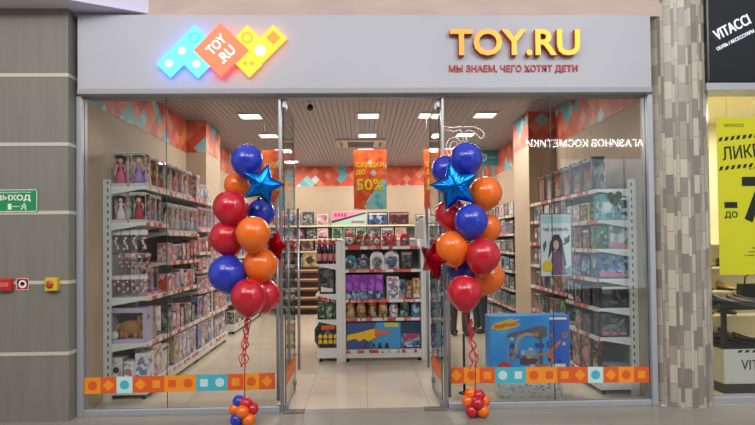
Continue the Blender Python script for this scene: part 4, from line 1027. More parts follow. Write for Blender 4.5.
for k, (x, wv, pm, fr, nm) in enumerate(((-.6, .24, P_GREEN, mat('box_mint', srgb(150, 196, 176), .45), 'mint'), (-.32, .26, P_GREEN, mat('box_mint', (0, 0, 0, 1)), 'second mint'), (-.04, .24, P_GREEN, mat('box_mint', (0, 0, 0, 1)), 'third mint'))):
    back('%s game box below the pink and mint one on the back wall' % nm, wv, .26, x, 1.68, pm, fr, 2)
back('dark blue game box on the back wall top shelf', .48, .3, .36, 2.0, print_mat('print_navy', [srgb(34, 44, 70), srgb(56, 76, 116), srgb(28, 30, 44), srgb(150, 170, 200)], 10), BBK)
back('dark red game box on the back wall top shelf', .46, .3, .86, 2.0, print_mat('print_maroon', [srgb(70, 30, 38), srgb(50, 26, 32), srgb(100, 44, 48), srgb(150, 120, 70)], 10), BDK)
back('grey robot box below the dark blue game box', .3, .26, .25, 1.68, P_GREY, BG, 1)
back('silver robot box below the dark red game box', .3, .25, .58, 1.68, P_GREY, BK, 0)
back('orange and grey robot box at the right below the dark red box', .26, .25, .9, 1.68, P_GOLD, BK, 2)
back('grey box at the right end of the back wall top shelf', .3, .25, 1.4, 2.0, P_GREY, BG)
for i, z in enumerate((1.4, 1.0, .6, .16)):
    for k in range(5):
        back('%s box from the left on shelf %s down of the back wall' % (ORD[k], ('three', 'four', 'five', 'six')[i]), .3, .26, -1.98+k*.34, z, [P_GREY, P_RED, P_BROWN, P_GREY, P_DARK][(k+i) % 5], [BK, BG, BDK][(k+i) % 3], (k+i) % 3)
for k in range(4):
    back('%s box from the left on the second shelf down of the back wall' % ORD[k], .26, .25, -2.04+k*.28, 1.68, [P_GREY, P_BLUE, P_DARK, P_GREY][k], [BG, BK, BBK, BDK][k], k % 3)
# wooden slatted display
t = thing('wooden_display', 'brown wooden stepped display with cream price strips by the back wall', 'display', (-1.42, 7.05, 0), 0)
WD = noisy('display_wood', srgb(116, 74, 46), srgb(96, 58, 36), 5, .5, (1, 1, 8)); 
part('carcass', MB().box(-.55, .42, .02, .4, 0, 1.05), mat('wood_dark', srgb(70, 44, 32), .55), t)
for k in range(5):
    o = part('board', MB().box(-.55, .42, -.12+.02*k, .02, .12+k*.2, .2+k*.2), WD, t, .004)
    part('price_strip', MB().box(-.54, .41, -.128+.02*k, -.12+.02*k, .165+k*.2, .195+k*.2), mat('strip_cream', srgb(196, 170, 136), .5), o)
t = place('toy_box', 'greenish printed box standing on the wooden display', 'toy box', print_box(.3, .14, .3, P_GOLD, mat('box_olive', srgb(150, 150, 110), .45), 2), (-1.2, 7.2, 1.0505), 0)

# ------------------------------------------------------------------ right window display
SPK = print_mat('plinth_speckle', [srgb(232, 234, 234), srgb(226, 230, 230), srgb(236, 236, 236), srgb(230, 232, 232), srgb(228, 232, 232), srgb(150, 158, 162)], 70, .5)
t = thing('display_plinth', 'white speckled plinth behind the right window under the blue toy box', 'plinth', (1.675, .42, 0), 0)
part('body', MB().box(-.315, .315, -.15, .15, 0, .255), SPK, t, .004)
part('top_slab', MB().box(-.32, .32, -.155, .155, .255, .27), WHITE, t, .002)
t = thing('track_set_box', 'large bright blue toy car track set box behind the right window', 'toy box', (1.68, .42, .2705), 0)
TBL = noisy('track_box_blue', srgb(34, 140, 228), srgb(60, 166, 236), 3, .35)
part('carton', MB().box(-.41, .41, -.1, .1, 0, .55), TBL, t, .004)
yb = -.102
part('dark_panel', MB().prism([(.2, .01), (.405, .01), (.405, .54), (.2, .54)], yb, -.1), mat('track_box_navy', srgb(28, 92, 200), .35), t)
FL = mat('flame_red', srgb(206, 50, 36), .35)
p = part('logo_flame', MB().prism([(-.4, .425), (-.33, .405), (-.24, .41), (-.13, .44), (-.09, .47), (-.15, .475), (-.1, .515), (-.2, .5), (-.16, .53), (-.28, .495), (-.35, .48)], yb-.002, -.1), mat('flame_yellow', srgb(232, 190, 50), .35), t)
text('Hot', .09, .05, (-.315, yb-.004, .447), FL, p, roll=.14, bold=.03, ext=.001, shear=.25)
text('Wheels', .14, .044, (-.205, yb-.004, .464), FL, p, roll=.14, bold=.015, ext=.001, shear=.25)
TG = mat('track_grey', srgb(92, 98, 104), .4); TG2 = mat('track_light', srgb(150, 160, 166), .4); TO = mat('track_orange', srgb(214, 110, 50), .4)
mb = MB().prism([(-.24, .33), (-.22, .37), (-.05, .41), (.1, .45), (.17, .44), (.18, .34), (.08, .31), (.02, .36), (-.06, .36)], yb-.004, -.1)
part('ramp', mb, TG, t)
arc = [(-.02+.14*math.cos(a), .23+.15*math.sin(a)) for a in [PI*(.35+.8*k/12) for k in range(13)]]
arc2 = [(-.02+.105*math.cos(a), .23+.115*math.sin(a)) for a in [PI*(.35+.8*k/12) for k in range(13)]]
part('loop_track', MB().add([(x, yb-.006, z) for x, z in arc+arc2], [(k, k+1, 14+k, 13+k) for k in range(12)]), TG2, t)
part('tower', MB().prism([(.09, .04), (.13, .04), (.12, .33), (.1, .33)], yb-.004, -.1), TG, t)
part('support', MB().prism([(-.235, .05), (-.225, .05), (-.225, .34), (-.235, .34)], yb-.003, -.1), TG2, t)
c = circle(.27, .27, .055, 18); c2 = circle(.27, .27, .035, 18)
mb = MB().add([(x, yb-.006, z) for x, z in [(.13+.11*math.cos(a), .1+.07*math.sin(a)) for a in [2*PI*k/18 for k in range(18)]]+[(.13+.085*math.cos(a), .1+.05*math.sin(a)) for a in [2*PI*k/18 for k in range(18)]]], [(k, (k+1) % 18, 18+(k+1) % 18, 18+k) for k in range(18)])
mb.prism([(.18, .13), (.32, .28), (.3, .3), (.16, .15)], yb-.005, -.1)
mb.add([(x, yb-.007, z) for x, z in circle(.355, .35, .028)+circle(.355, .35, .014)], [(k, (k+1) % 20, 20+(k+1) % 20, 20+k) for k in range(20)])
part('orange_track', mb, TO, t)
mb = MB().prism([(-.1, .06), (.05, .06), (.08, .11), (.02, .12), (-.03, .2), (-.06, .14), (-.1, .12)], yb-.007, -.1); part('base_scene', mb, mat('scene_brown', srgb(96, 66, 60), .4), t)
mb = MB().prism([(-.33, .03), (-.2, .03), (-.2, .06), (-.24, .085), (-.29, .085), (-.33, .06)], yb-.007, -.1); part('toy_car', mb, FL, t)
mb = MB().prism(circle(-.01, .16, .045), yb-.008, -.1); mb.prism([(-.05, .15), (.05, .15), (.06, .2), (-.06, .2)], yb-.009, -.1); part('picture_badge', mb, TG2, t)
rr = random.Random(12)
for nm, mm, n in (('dark_scraps', TG, 9), ('pale_scraps', mat('scrap_pale', srgb(176, 200, 214), .4), 9), ('orange_scraps', TO, 6), ('deep_blue_scraps', mat('scrap_blue', srgb(20, 70, 150), .4), 10)):
    mb = MB()
    for k in range(n):
        x, z, a, b = rr.uniform(-.2, .36), rr.uniform(.03, .38), rr.uniform(.012, .035), rr.uniform(.012, .03)
        mb.prism([(x-a, z-b*.6), (x+a*.7, z-b), (x+a, z+b*.5), (x-a*.4, z+b)], yb-.0045-k*.0001, -.1)
    part(nm, mb, mm, t)
mb = MB()
for k in range(7): mb.box(.225, .25, yb-.003, -.1, .13+k*.055, .165+k*.055)
part('side_pictures', mb, TG, t)
mb = MB().box(.2, .38, yb-.002, -.1, .505, .53); mb.box(.23, .36, yb-.002, -.1, .02, .06)
part('captions', mb, PLW, t)

t = thing('window_poster', 'white poster with a dark haired figure hanging inside the right window', 'poster', (1.865, .05, 1.535), 0)
part('sheet', MB().box(-.155, .155, -.004, 0, -.305, .305), mat('poster_white', srgb(204, 210, 216), .5), t)
mb = MB()
for a in ((-.155, .155, .295, .305), (-.155, .155, -.305, -.298), (-.155, -.148, -.305, .305), (.148, .155, -.305, .305)): mb.box(a[0], a[1], -.007, -.004, a[2], a[3])
part('frame', mb, mat('poster_frame', srgb(96, 104, 112), .4), t)
mb = MB().box(-.14, .14, -.006, -.004, .21, .285); part('header_band', mb, mat('poster_teal', srgb(160, 190, 196), .5), t)
text('ЧЕ DOSUG', .24, .034, (0, -.007, .15), mat('poster_purple', srgb(92, 60, 110), .5), t, bold=.02)
part('dark_hair', MB().prism([(-.08, -.14), (-.06, .02), (-.02, .1), (.03, .1), (.06, .04), (.08, -.08), (.1, -.2), (.03, -.22), (.0, -.05), (-.04, -.06)], -.006, -.004), mat('poster_dark', srgb(64, 58, 66), .5), t)
part('face', MB().prism([(x*.6, z) for x, z in circle(0, -.0, .045)], -.0075, -.006), mat('poster_skin', srgb(206, 168, 150), .5), t)
part('dress', MB().prism([(-.05, -.29), (.1, -.29), (.06, -.12), (.03, -.06), (-.03, -.06), (-.05, -.14)], -.007, -.0055), mat('poster_violet', srgb(120, 84, 110), .5), t)
part('yellow_badge', MB().prism(circle(-.085, -.205, .055), -.0085, -.006), mat('badge_yellow', srgb(214, 184, 50), .5), t)
mb = MB().prism(circle(.105, .045, .028), -.006, -.004); mb.prism([(.06, -.01), (.12, .02), (.14, .09), (.12, .09), (.1, .03), (.06, .01)], -.006, -.004); mb.prism([(-.13, .0), (-.1, .05), (-.09, .0), (-.12, -.08)], -.006, -.004)
part('small_figures', mb, mat('poster_slate', srgb(86, 90, 104), .5), t)
part('teal_ground', MB().prism([(.02, -.29), (.14, -.29), (.14, -.2), (.05, -.25)], -.0065, -.004), mat('poster_green', srgb(120, 160, 150), .5), t)
for s in (-1, 1): part('hanging_wire', MB().tube([(s*.12, -.002, .305), (s*.12, -.002, HC-1.535)], .0012, 5), DARK, t)
t = thing('floor_stand', 'thin black floor stand behind the glass by the right balloon weight', 'stand', (1.04, .5, 0), 0)
part('pole', MB().tube([(0, 0, .01), (0, 0, .62)], .013, 10), BLACK, t)
part('foot', MB().lathe([(.06, 0), (.06, .006), (.016, .014)], 18), BLACK, t)

# ------------------------------------------------------------------ balloons
def latex(name, col):
    m = mat(name, col, .22); N, L = nodes(m)
    b = N['Principled BSDF']; b.inputs['Subsurface Weight'].default_value = .25; b.inputs['Subsurface Radius'].default_value = (.08, .08, .08)
    b.inputs['Coat Weight'].default_value = .3; b.inputs['Coat Roughness'].default_value = .12
    return m
BM = {'blue': latex('latex_blue', srgb(34, 54, 176)), 'red': latex('latex_red', srgb(192, 22, 42)), 'orange': latex('latex_orange', srgb(236, 110, 20))}
def balloon_meshes(c):
    def body():
        n = 18; prof = []
        for i in range(n+1):
            a = PI*i/n; r = math.sin(a); z = -math.cos(a)
            if z < 0: r *= 1-.22*(-z)**1.6; z *= 1.2
            prof.append((max(r, .03 if i == 0 else .002), z))
        return MB().lathe(prof, 24).mesh('latex_body', BM[c])
    def knot(): return MB().lathe([(.07, -1.33), (.1, -1.3), (.03, -1.24), (.05, -1.19)], 10).mesh('knot', BM[c])
    return cached(('balb', c), body), cached(('balk', c), knot)
from mathutils import Quaternion
def balloon(c, x, y, z, r, label, tilt=(0, 0), kind='balloon', grp=None):
    t = thing(kind, label, 'balloon', (x, y, z), 0, grp); b, k = balloon_meshes(c)
    t.scale = (r, r, r); t.rotation_euler = (tilt[0], tilt[1], 0)
    link('latex_body', b, t); link('knot', k, t)
    return t
FOILB = mat('foil_blue', srgb(22, 120, 222), .22, 1); FOILR = mat('foil_red', srgb(168, 12, 36), .2, 1)
def star_mesh(seed, m):
    rr = random.Random(seed); nt = 100; nr = 9; vs = []; fs = []
    def rad(a):
        k = (a/(2*PI/5)) % 1; k = abs(k-.5)*2     # 1 at a point, 0 at an inner corner
        p0 = Vector((.52*math.cos(PI/5), .52*math.sin(PI/5))); p1 = Vector((1, 0))
        th = (1-k)*PI/5
        # line between inner corner and point
        d = p1-p0; den = math.cos(th)*d.y-math.sin(th)*d.x
        return (p0.x*d.y-p0.y*d.x)/den
    for s in (1, -1):
        for i in range(nr+1):
            f = i/nr
            for j in range(nt):
                a = 2*PI*j/nt; r = rad(a); k = abs(((a/(2*PI/5)) % 1)-.5)*2
                hgt = .34*math.sqrt(max(0, 1-f**1.7))*(1-.25*f*k)
                hgt += .018*math.sin(a*25+seed)*f*f*(1-f)*3
                vs.append((r*f*math.cos(a+PI/2), -s*hgt, r*f*math.sin(a+PI/2)))
    o2 = (nr+1)*nt
    for s in (0, 1):
        o = s*o2
        for i in range(nr):
            for j in range(nt):
                q = (o+i*nt+j, o+i*nt+(j+1) % nt, o+(i+1)*nt+(j+1) % nt, o+(i+1)*nt+j)
                fs.append(q if s else q[::-1])
    return MB().add(vs, fs, 0, True).mesh('foil_body', m)
def foil_star(x, y, z, r, rot, m, label, seed):
    t = thing('star_balloon', label, 'balloon', (x, y, z)); t.rotation_euler = rot
    o = link('foil_body', star_mesh(seed, m), t); o.scale = (r, r, r)
    mb = MB().box(-.012, .012, -.001, .001, -r*.62-.03, -r*.55); part('filling_tab', mb, m, t)
    return t
# left bunch (x, y, z, radius)
balloon('blue', -1.0, -0.4, 2.305, 0.14, 'dark blue balloon at the very top of the left bunch', (.1, .05))
foil_star(-0.85, -0.5, 2.08, 0.19, (.12, .28, .25), FOILB, 'shiny blue foil star near the top of the left bunch', 3)
balloon('orange', -1.13, -0.22, 2.11, 0.116, 'orange balloon partly hidden behind the upper red one, left bunch', (.1, -.2))
balloon('blue', -0.92, -0.2, 1.86, 0.128, 'blue balloon behind the star and orange balloons, left bunch', (-.1, .2))
balloon('red', -1.14, -0.42, 1.895, 0.152, 'upper red balloon on the wall side of the left bunch', (.15, -.15))
balloon('orange', -0.92, -0.56, 1.665, 0.145, 'upper orange balloon at the front of the left bunch', (.15, .1))
balloon('red', -1.19, -0.36, 1.635, 0.15, 'lower red balloon on the wall side of the left bunch', (.1, -.3))
balloon('blue', -1.17, -0.42, 1.32, 0.164, 'low blue balloon on the wall side of the left bunch', (.1, -.45))
balloon('orange', -0.89, -0.4, 1.395, 0.148, 'lower orange balloon on the door side of the left bunch', (.1, .3))
balloon('red', -0.96, -0.56, 1.135, 0.152, 'lowest red balloon at the front of the left bunch', (.12, .05))
balloon('red', -0.87, -0.32, 1.125, 0.142, 'red balloon half hidden behind the lowest one, left bunch', (.0, .25))
foil_star(-0.79, -0.22, 1.56, 0.15, (.1, .3, -.6), FOILR, 'dark red foil star peeking out behind the left bunch', 5)
# right bunch
balloon('blue', 0.92, -0.4, 2.305, 0.145, 'dark blue balloon at the very top of the right bunch', (.05, .05))
foil_star(0.8, -0.52, 2.05, 0.225, (.12, -.22, -.15), FOILB, 'shiny blue foil star near the top of the right bunch', 4)
balloon('blue', 0.755, -0.26, 2.23, 0.128, 'blue balloon behind the foil star of the right bunch', (0, -.3))
balloon('orange', 1.09, -0.38, 2.005, 0.146, 'upper orange balloon at the right edge of the right bunch', (.1, .3))
balloon('red', 0.8, -0.26, 1.825, 0.145, 'red balloon tucked behind the foil star, right bunch', (-.1, -.25))
balloon('blue', 0.93, -0.52, 1.755, 0.146, 'front blue balloon in the middle of the right bunch', (.15, .05))
balloon('orange', 1.13, -0.22, 1.7, 0.137, 'orange balloon behind the front blue one, right bunch', (-.1, .25))
balloon('orange', 0.78, -0.44, 1.525, 0.148, 'orange balloon beside the red foil star, right bunch', (.12, -.2))
balloon('red', 1.03, -0.52, 1.455, 0.149, 'upper red balloon at the front of the right bunch', (.12, .2))
balloon('blue', 0.9, -0.2, 1.325, 0.138, 'dark blue balloon hidden in the back of the right bunch', (0, 0))
balloon('orange', 1.14, -0.24, 1.255, 0.145, 'lower orange balloon at the back of the right bunch', (0, .3))
balloon('red', 0.86, -0.55, 1.145, 0.146, 'lowest red balloon at the front of the right bunch', (.12, -.05))
foil_star(0.62, -0.36, 1.42, 0.19, (.1, .35, -1.0), FOILR, 'shiny red foil star turned sideways on the right bunch', 6)
# weights made of small tied balloons
RIB = mat('ribbon_red', srgb(200, 40, 52), .35)
def weight(x, y, label, cols):
    t = thing('balloon_weight', label, 'balloon', (x, y, 0))
    pos = [(-.052, -.05, .062), (.05, -.055, .06), (.0, .06, .062), (-.075, .0, .135), (.0, -.07, .135), (.07, -.005, .14), (0, .06, .15), (.02, -.02, .19), (-.045, .01, .2)]
    for (px, py, pz), c in zip(pos, cols):
        part('small_balloon', MB().ball((px, py, pz), .058, 0, 16, 12), BM[c], t)
    return t
weight(-1.05, -.36, 'small blue, red and orange balloons tied as the left bunch weight', ['blue', 'orange', 'red', 'orange', 'orange', 'red', 'blue', 'red', 'blue'])
weight(1.01, -.24, 'small red and orange balloons tied as the right bunch weight', ['red', 'orange', 'orange', 'orange', 'red', 'orange', 'blue', 'red', 'orange'])
def ribbon(x, y, ztop, zcurl, xtop, label, seed):
    t = thing('ribbon', label, 'ribbon', (x, y, 0))
    part('string', MB().tube([(0, 0, .2), (.004, 0, zcurl-.2), ((xtop-x)*.5, 0, zcurl), (xtop-x, -.02, ztop)], .0045, 6), RIB, t)
    rr = random.Random(seed)
    for k in range(4):
        ph = rr.uniform(0, 6); z0 = zcurl+.14; ln = rr.uniform(.3, .46); pts = []
        dx = rr.uniform(-.04, .04)
        for i in range(48):
            f = i/47; a = ph+f*22
            pts.append(((xtop-x)*.4*(1-f)+dx*f*1.2+.014*math.cos(a), .014*math.sin(a)-.02, z0-ln*f))
        part('curl', MB().tube(pts, .0055, 5), RIB, t)
ribbon(-1.045, -.36, 1.0, .80, -.97, 'curled red ribbon hanging from the left bunch to its weight', 1)
ribbon(1.0, -.26, 1.0, .74, .9, 'curled red ribbon hanging from the right bunch to its weight', 2)

# ------------------------------------------------------------------ shoppers
def person(label, loc, rz, coat, trousers, hair, height=1.72, group=None):
    t = thing('person', label, 'person', loc, rz); s = height/1.72
    def skin(name, pts, edges, radii, m, root=0, lev=2):
        me = bpy.data.meshes.new(name); me.from_pydata([Vector(p)*s for p in pts], edges, []); o = link(name, me, t)
        md = o.modifiers.new('skin', 'SKIN'); md.use_smooth_shade = True
        for v, r in zip(me.skin_vertices[0].data, radii):
            v.radius = (r[0]*s, r[1]*s) if isinstance(r, tuple) else (r*s, r*s)
        me.skin_vertices[0].data[root].use_root = True
        sd = o.modifiers.new('smooth', 'SUBSURF'); sd.levels = lev; sd.render_levels = lev
        me.materials.append(m); return o
    pts = [(0, 0, .93), (0, .0, 1.12), (0, -.01, 1.32), (0, 0, 1.43), (0, -.01, 1.50), (0, -.02, 1.60), (0, -.02, 1.67)]
    ed = [(i, i+1) for i in range(6)]; rad = [(.15, .11), (.135, .1), (.17, .11), (.1, .08), .052, (.075, .09), (.055, .065)]
    for sx in (-1, 1):
        b = len(pts)
        pts += [(sx*.09, 0, .86), (sx*.105, -.015, .5), (sx*.115, .02, .1), (sx*.12, -.02, .045), (sx*.125, -.15, .035)]
        ed += [(0, b), (b, b+1), (b+1, b+2), (b+2, b+3), (b+3, b+4)]; rad += [.088, .062, .044, .042, .036]
        b = len(pts)
        pts += [(sx*.185, 0, 1.38), (sx*.235, .02, 1.1), (sx*.225, -.06, .88), (sx*.22, -.08, .8)]
        ed += [(2, b), (b, b+1), (b+1, b+2), (b+2, b+3)]; rad += [.055, .043, .032, (.022, .036)]
        hand = [(sx*.22, -.08, .8)]
        for q, ln in ((-1.5, .075), (-.5, .085), (.5, .082), (1.5, .066)):
            c = len(pts); pts += [(sx*.222, -.08+q*.018, .765), (sx*.214, -.086+q*.019, .765-ln*.55), (sx*.204, -.088+q*.019, .765-ln)]
            ed += [(b+3, c), (c, c+1), (c+1, c+2)]; rad += [.010, .009, .0075]
        c = len(pts); pts += [(sx*.205, -.115, .78), (sx*.195, -.128, .745)]; ed += [(b+3, c), (c, c+1)]; rad += [.011, .009]
    skin('body', pts, ed, rad, mat('person_skin', srgb(206, 160, 136), .5))
    # trousers
    tp = [(0, 0, .95)]; te = []; tr = [(.165, .125)]
    for sx in (-1, 1):
        b = len(tp); tp += [(sx*.092, 0, .85), (sx*.107, -.012, .5), (sx*.116, .018, .12), (sx*.117, .01, .06)]
        te += [(0, b), (b, b+1), (b+1, b+2), (b+2, b+3)]; tr += [.105, .08, .068, .066]
    skin('trousers', tp, te, tr, trousers)
    cp = [(0, 0, .84), (0, 0, 1.1), (0, -.01, 1.32), (0, 0, 1.42), (0, 0, 1.47)]; ce = [(0, 1), (1, 2), (2, 3), (3, 4)]; cr = [(.19, .145), (.165, .125), (.19, .13), (.12, .095), (.07, .065)]
    for sx in (-1, 1):
        b = len(cp); cp += [(sx*.19, 0, 1.38), (sx*.238, .02, 1.1), (sx*.227, -.055, .87)]; ce += [(2, b), (b, b+1), (b+1, b+2)]; cr += [.075, .06, .05]
    skin('coat', cp, ce, cr, coat)
    mb = MB().ball((0, .012*s, 1.655*s), .098*s, 0, 16, 10, (.92, 1.02, .98)); mb.ball((0, .06*s, 1.59*s), .08*s, 0, 14, 9, (1, .7, 1.25)); part('hair', mb, hair, t)
    mb = MB()
    for sx in (-1, 1): mb.ball((sx*.03*s, -.1*s, 1.63*s), .009*s, 0, 8, 6)
    part('eyes', mb, BLACK, t)
    mb = MB().ball((0, -.115*s, 1.6*s), .012*s, 0, 8, 6, (.8, 1.2, 1.4)); part('nose', mb, mat('person_skin', (0, 0, 0, 1)), t)
    mb = MB().ball((0, -.102*s, 1.562*s), .02*s, 0, 10, 6, (1.1, .4, .3)); part('mouth', mb, mat('person_lips', srgb(160, 90, 86), .5), t)
    mb = MB()
    for sx in (-1, 1): mb.ball((sx*.082*s, -.01*s, 1.61*s), .02*s, 0, 8, 6, (.4, .8, 1.3))
    part('ears', mb, mat('person_skin', (0, 0, 0, 1)), t)
    for sx in (-1, 1):
        mb = MB().ball((sx*.122*s, -.075*s, .045*s), .05*s, 0, 12, 8, (1.0, 2.5, .9)); part('shoe', mb, BLACK, t)
    return t
person('person in a black jacket and dark trousers standing behind the right balloons', (1.6, 3.9, .004), 2.6, mat('coat_black', srgb(34, 34, 40), .7), mat('trousers_dark', srgb(40, 42, 48), .7), HAIRS[2], 1.75)
person('person in a grey green coat and dark jeans by the right shelves', (2.02, 4.25, .004), -1.2, mat('coat_greygreen', srgb(96, 112, 112), .7), mat('jeans_dark', srgb(44, 52, 64), .7), HAIRS[0], 1.66)

# ------------------------------------------------------------------ neighbouring shoe shop
NW = noisy('neighbour_wall', srgb(226, 214, 180), srgb(218, 206, 172), 2, .6)
struct('wall_neighbour_back', MB().box(3.1, 6.2, 1.9, 2.0, 0, 3.2), NW, 'cream back wall inside the shoe shop')
struct('wall_neighbour_side', MB().box(3.04, 3.12, .45, 2.0, 0, 3.2), NW, 'cream side wall inside the shoe shop')
struct('floor_neighbour', MB().box(3.1, 6.2, -.06, 2.0, -.1, .004), mat('neighbour_floor', srgb(222, 206, 164), .3), 'cream floor of the shoe shop')
struct('ceiling_neighbour', MB().box(3.1, 6.2, .06, 2.0, 3.1, 3.2), mat('neighbour_ceiling', srgb(230, 220, 196), .6), 'cream ceiling of the shoe shop')
area('shoe_shop_lamp', (4.3, .9, 3.05), 1.6, .8, 60, (1, .93, .78))
so = struct('wall_neighbour_fascia', MB().box(3.27, 6.2, -.14, .06, 3.045, 4.7), mat('fascia_black', srgb(26, 27, 34), .22), 'black glossy sign fascia over the shoe shop', .02)
struct('trim_20', MB().box(3.25, 6.2, -.16, .08, 2.975, 3.045), ALU, 'grey lintel under the black shoe shop fascia', .004)
struct('trim_21', MB().box(3.2, 6.2, -.06, .06, 0, .07), ALU, 'aluminium sill of the shoe shop window', .004)
mb = MB(); v = [(x, y, z) for z in (.07, 3.0) for y in (-.006, .006) for x in (3.3, 6.2)]
mb.add(v, [(0, 1, 5, 4), (2, 6, 7, 3)], 0); mb.add(v, [(0, 2, 3, 1), (4, 5, 7, 6), (0, 4, 6, 2), (1, 3, 7, 5)], 1)
o = struct('window_5', mb, [GLASS, EDGE], 'shoe shop window glass beside the mosaic column')
SGW = emis('neighbour_sign_glow', (.86, .92, 1.0, 1), 1.0)
t = thing('shoe_shop_sign', 'white lit lettering on the black fascia right of the column', 'sign', (3.50, -.14, 3.55), 0)
text('VITACCI', .37, .1, (.0, -.02, .02), SGW, t, roll=.46, bold=.0, ext=.01)
text('ОБУВЬ / АКСЕССУАРЫ', .4, .034, (.03, -.02, -.1), SGW, t, roll=.46, bold=.0, ext=.004)
t = thing('clearance_poster', 'large yellow clearance poster in the shoe shop window', 'poster', (4.12, .12, 2.0), 0)
PY = mat('poster_yellow', srgb(250, 238, 30), .5); PB = mat('poster_black', srgb(30, 30, 24), .5)
part('sheet', MB().box(-.6, .62, 0, .006, -.78, .78), PY, t)
text('VITACCI', .2, .032, (-.43, -.002, .7), PB, t, bold=.0)
text('ЛИКВИДАЦИЯ', 1.0, .16, (-.05, -.002, .455), PB, t, roll=.1, bold=.012)
text('в связи с закрытием', .4, .02, (-.08, -.002, .285), PB, t, roll=.1)
for zz in (.59, .30):
    mb = MB()
    for k in range(20):
        x = -.59+k*.06; z = zz+.1*(x+.1); mb.prism([(x, z), (x+.032, z+.003), (x+.05, z+.043), (x+.018, z+.04)], -.002, 0)
    part('hazard_stripes', mb, PB, t)
part('minus_bar', MB().box(-.54, -.41, -.002, 0, -.12, -.06), PB, t)
text('ДО', .13, .075, (-.475, -.002, -.19), PB, t, bold=.02)
text('70%', .9, .46, (.09, -.002, -.035), PB, t, bold=.03)
for k, wv in enumerate((.3, .38, .46)): text(('Подробности акции', 'уточняйте у продавцов', 'в магазинах сети обуви')[k], wv, .018, (-.12, -.002, -.52-k*.035), PB, t)
for s in (-.5, .5): part('hanging_wire', MB().tube([(s, .003, .78), (s, .003, 1.1)], .0012, 6), DARK, t)
# shoe displays
t = thing('shoe_plinth', 'white plinth with dark base carrying the black shoe frame', 'plinth', (4.1, .55, 0), 0)
part('body', MB().prism([(-.44, .1), (.6, .1), (.6, .45), (-.44, .45)], -.25, .25), mat('plinth_white', srgb(214, 212, 206), .5), t)
part('base', MB().box(-.45, .61, -.26, .26, .0, .1), mat('plinth_dark', srgb(62, 58, 62), .5), t)
text('VITACCI', .46, .1, (-.03, -.252, .29), mat('plinth_letter', srgb(50, 52, 66), .5), t, bold=.0, ext=.003)
mb = MB()
for k in range(9): mb.prism([(-.3+k*.075, .415), (-.26+k*.075, .415), (-.24+k*.075, .44), (-.28+k*.075, .44)], -.252, -.25)
part('hazard_stripes', mb, PB, t)
t = thing('shoe_stand', 'black open frame shelf for shoes on the white plinth', 'shelf', (4.1, .55, .4505), 0)
mb = MB()
for x in (-.42, .56):
    for y in (-.22, .18): mb.box(x, x+.04, y, y+.04, 0, .44)
part('post', mb, BLACK, t)
part('lower_board', MB().box(-.44, .62, -.24, .24, 0, .03), BLACK, t)
part('upper_board', MB().box(-.48, .64, -.26, .26, .40, .44), BLACK, t)
def shoe(label, loc, rz, m):
    t = thing('shoe', label, 'shoe', loc, rz)
    mb = MB(); secs = [(-.12, .03, .085, .012), (-.08, .036, .08, .0), (-.02, .036, .06, 0), (.04, .042, .042, 0), (.1, .04, .03, 0), (.14, .014, .014, .004)]
    vs = []; fs = []; n = 12
    for x, hw, ht, z0 in secs: vs += [(x, hw*math.cos(2*PI*k/n), .018+z0+ht*(.5+.5*math.sin(2*PI*k/n))) for k in range(n)]
    for i in range(len(secs)-1): fs += [(i*n+k, i*n+(k+1) % n, (i+1)*n+(k+1) % n, (i+1)*n+k) for k in range(n)]
    fs += [tuple(range(n))[::-1], tuple(range((len(secs)-1)*n, len(secs)*n))]
    part('upper', mb.add(vs, fs, 0, True), m, t)
    mb = MB(); mb.box(-.06, .12, -.034, .034, 0.006, .018); mb.box(-.125, -.07, -.028, .028, 0, .028); part('sole', mb, BLACK, t, .003)
    return t
SHB = mat('shoe_black', srgb(38, 30, 32), .25); SHN = mat('shoe_brown', srgb(86, 50, 40), .3); SHT = mat('shoe_tan', srgb(190, 150, 110), .4)
shoe('dark pump nearest the column on the black shoe frame', (3.76, .4, .8905), -.5, SHB)
shoe('second dark pump on top of the black shoe frame', (3.92, .42, .8905), -.5, SHN)
shoe('third dark pump on top of the black shoe frame', (4.06, .52, .8905), -.4, SHB)
shoe('dark shoe inside the black frame above the white plinth', (3.83, .5, .4805), -.3, SHB)
shoe('second dark shoe inside the black frame', (4.02, .48, .4805), -.3, SHB)
t = thing('handbag', 'black handbag on top of the shoe frame at the right edge', 'bag', (4.2, .62, .8905), 0)
part('body', MB().prism([(-.15, 0), (.15, 0), (.13, .2), (-.13, .2)], -.05, .05), BLACK, t, .01)
part('handle', MB().tube([(-.08, 0, .19), (-.07, 0, .28), (0, 0, .31), (.07, 0, .28), (.08, 0, .19)], .008, 8), BLACK, t)
shelf_o = thing('wall_rack', 'cream rack of pale shoes at the back of the shoe shop', 'rack', (4.2, 1.86, 0), 0)
part('back_panel', MB().box(-.95, .95, 0, .03, .05, 1.7), NW, shelf_o)
for k in range(5): part('shelf', MB().box(-.95, .95, -.26, 0, .3+k*.3, .32+k*.3), mat('rack_white', srgb(226, 218, 200), .4), shelf_o)
for j in range(4):
    for k in range(5):
        shoe('%s shoe from the column on rack shelf %s up in the shoe shop' % (ORD[k], ('one', 'two', 'three', 'four')[j]), (3.45+k*.3, 1.7, .3205+j*.3), -PI/2+.2, (SHT, SHN, SHB)[(j+k) % 3])

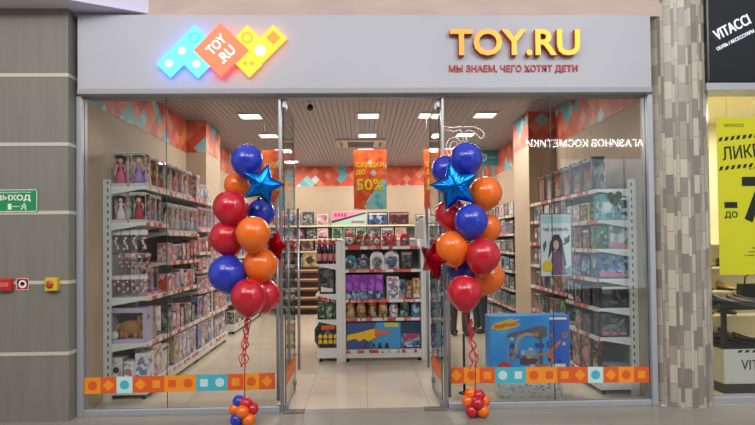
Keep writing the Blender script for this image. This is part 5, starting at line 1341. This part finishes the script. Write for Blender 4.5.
# ------------------------------------------------------------------ across the mall: what the glass mirrors
wo = struct('wall_opposite', MB().box(-9, 12, -9.6, -9.3, 0, 5.6), noisy('opposite_wall', srgb(120, 112, 106), srgb(110, 104, 98), 1, .6), 'far mall wall across from the toy shop')
LIT = emis('opposite_sign_glow', (1, 1, 1, 1), 16)
o = text('МАГАЗИНОВ КОСМЕТИКИ', 3.4, .21, (6.1, -9.25, 4.19), LIT, None, name='opposite_sign', face='+y', bold=.02, ext=.002)
tag(o, 'lit white shop lettering across the mall, mirrored in the right window', 'sign')
def script_neon():
    t = thing('neon_script', 'pinkish outlined neon letters across the mall, mirrored above the right balloons', 'sign', (2.3, -8.3, 4.05), PI)
    NE = emis('neon_pink', (1, .74, .8, 1), 14)
    def tb(pts, closed=True):
        # smooth closed outline
        n = len(pts); out = []
        for i in range(n if closed else n-1):
            p0, p1, p2, p3 = (Vector((*pts[(i+k-1) % n], 0)) if closed else Vector((*pts[max(0, min(n-1, i+k-1))], 0)) for k in range(4))
            for s in range(5):
                u = s/5; q = .5*((2*p1)+(-p0+p2)*u+(2*p0-5*p1+4*p2-p3)*u*u+(-p0+3*p1-3*p2+p3)*u**3); out.append((q.x, 0, q.y))
        if closed: out.append(out[0])
        return MB().tube(out, .011, 6)
    T = [(-.75, .22), (-.6, .36), (-.3, .4), (.1, .38), (.3, .42), (.24, .34), (.0, .28), (-.18, .29), (-.26, -.1), (-.3, -.38), (-.4, -.38), (-.34, -.1), (-.3, .28), (-.5, .26), (-.68, .1)]
    part('letter', tb(T), NE, t)
    O = [(.0+.2*math.cos(a), -.12+.25*math.sin(a)) for a in [2*PI*k/10 for k in range(10)]]
    part('letter', tb(O), NE, t); O2 = [(.0+.11*math.cos(a), -.12+.15*math.sin(a)) for a in [2*PI*k/10 for k in range(10)]]
    part('letter', tb(O2), NE, t)
    part('letter', tb([(.38, .12), (.46, .0), (.44, -.38), (.54, -.38), (.56, .02), (.7, .1), (.84, .0), (.82, -.38), (.92, -.38), (.94, .02), (.8, .2), (.62, .2)]), NE, t)
    part('flourish', tb([(.38, .5), (.48, .44), (.6, .48), (.55, .6), (.66, .62)], False), NE, t)
    mb = MB().box(-.8, .95, -.0, .02, -.45, -.44)
    part('carrier_rail', mb, BLACK, t)
    for s in (-.6, .8): part('hanging_rod', MB().tube([(s, .01, -.44), (s, .01, 1.5)], .006, 6), BLACK, t)
script_neon()
t = thing('lit_shop_window', 'pale lit shop window across the mall, mirrored faintly in the right glass', 'window', (6.2, -9.24, 0), 0)
part('lit_glass', MB().box(-.9, 2.6, -.02, .0, .3, 3.75), emis('opposite_window_glow', (.72, .88, .98, 1), 1.9), t)
mb = MB()
for x in (-.95, .8, 2.6): mb.box(x, x+.05, -.02, .04, .25, 3.8)
mb.box(-.95, 2.65, -.02, .04, 3.75, 3.8); mb.box(-.95, 2.65, -.02, .04, .25, .3)
part('frame', mb, ALU, t)
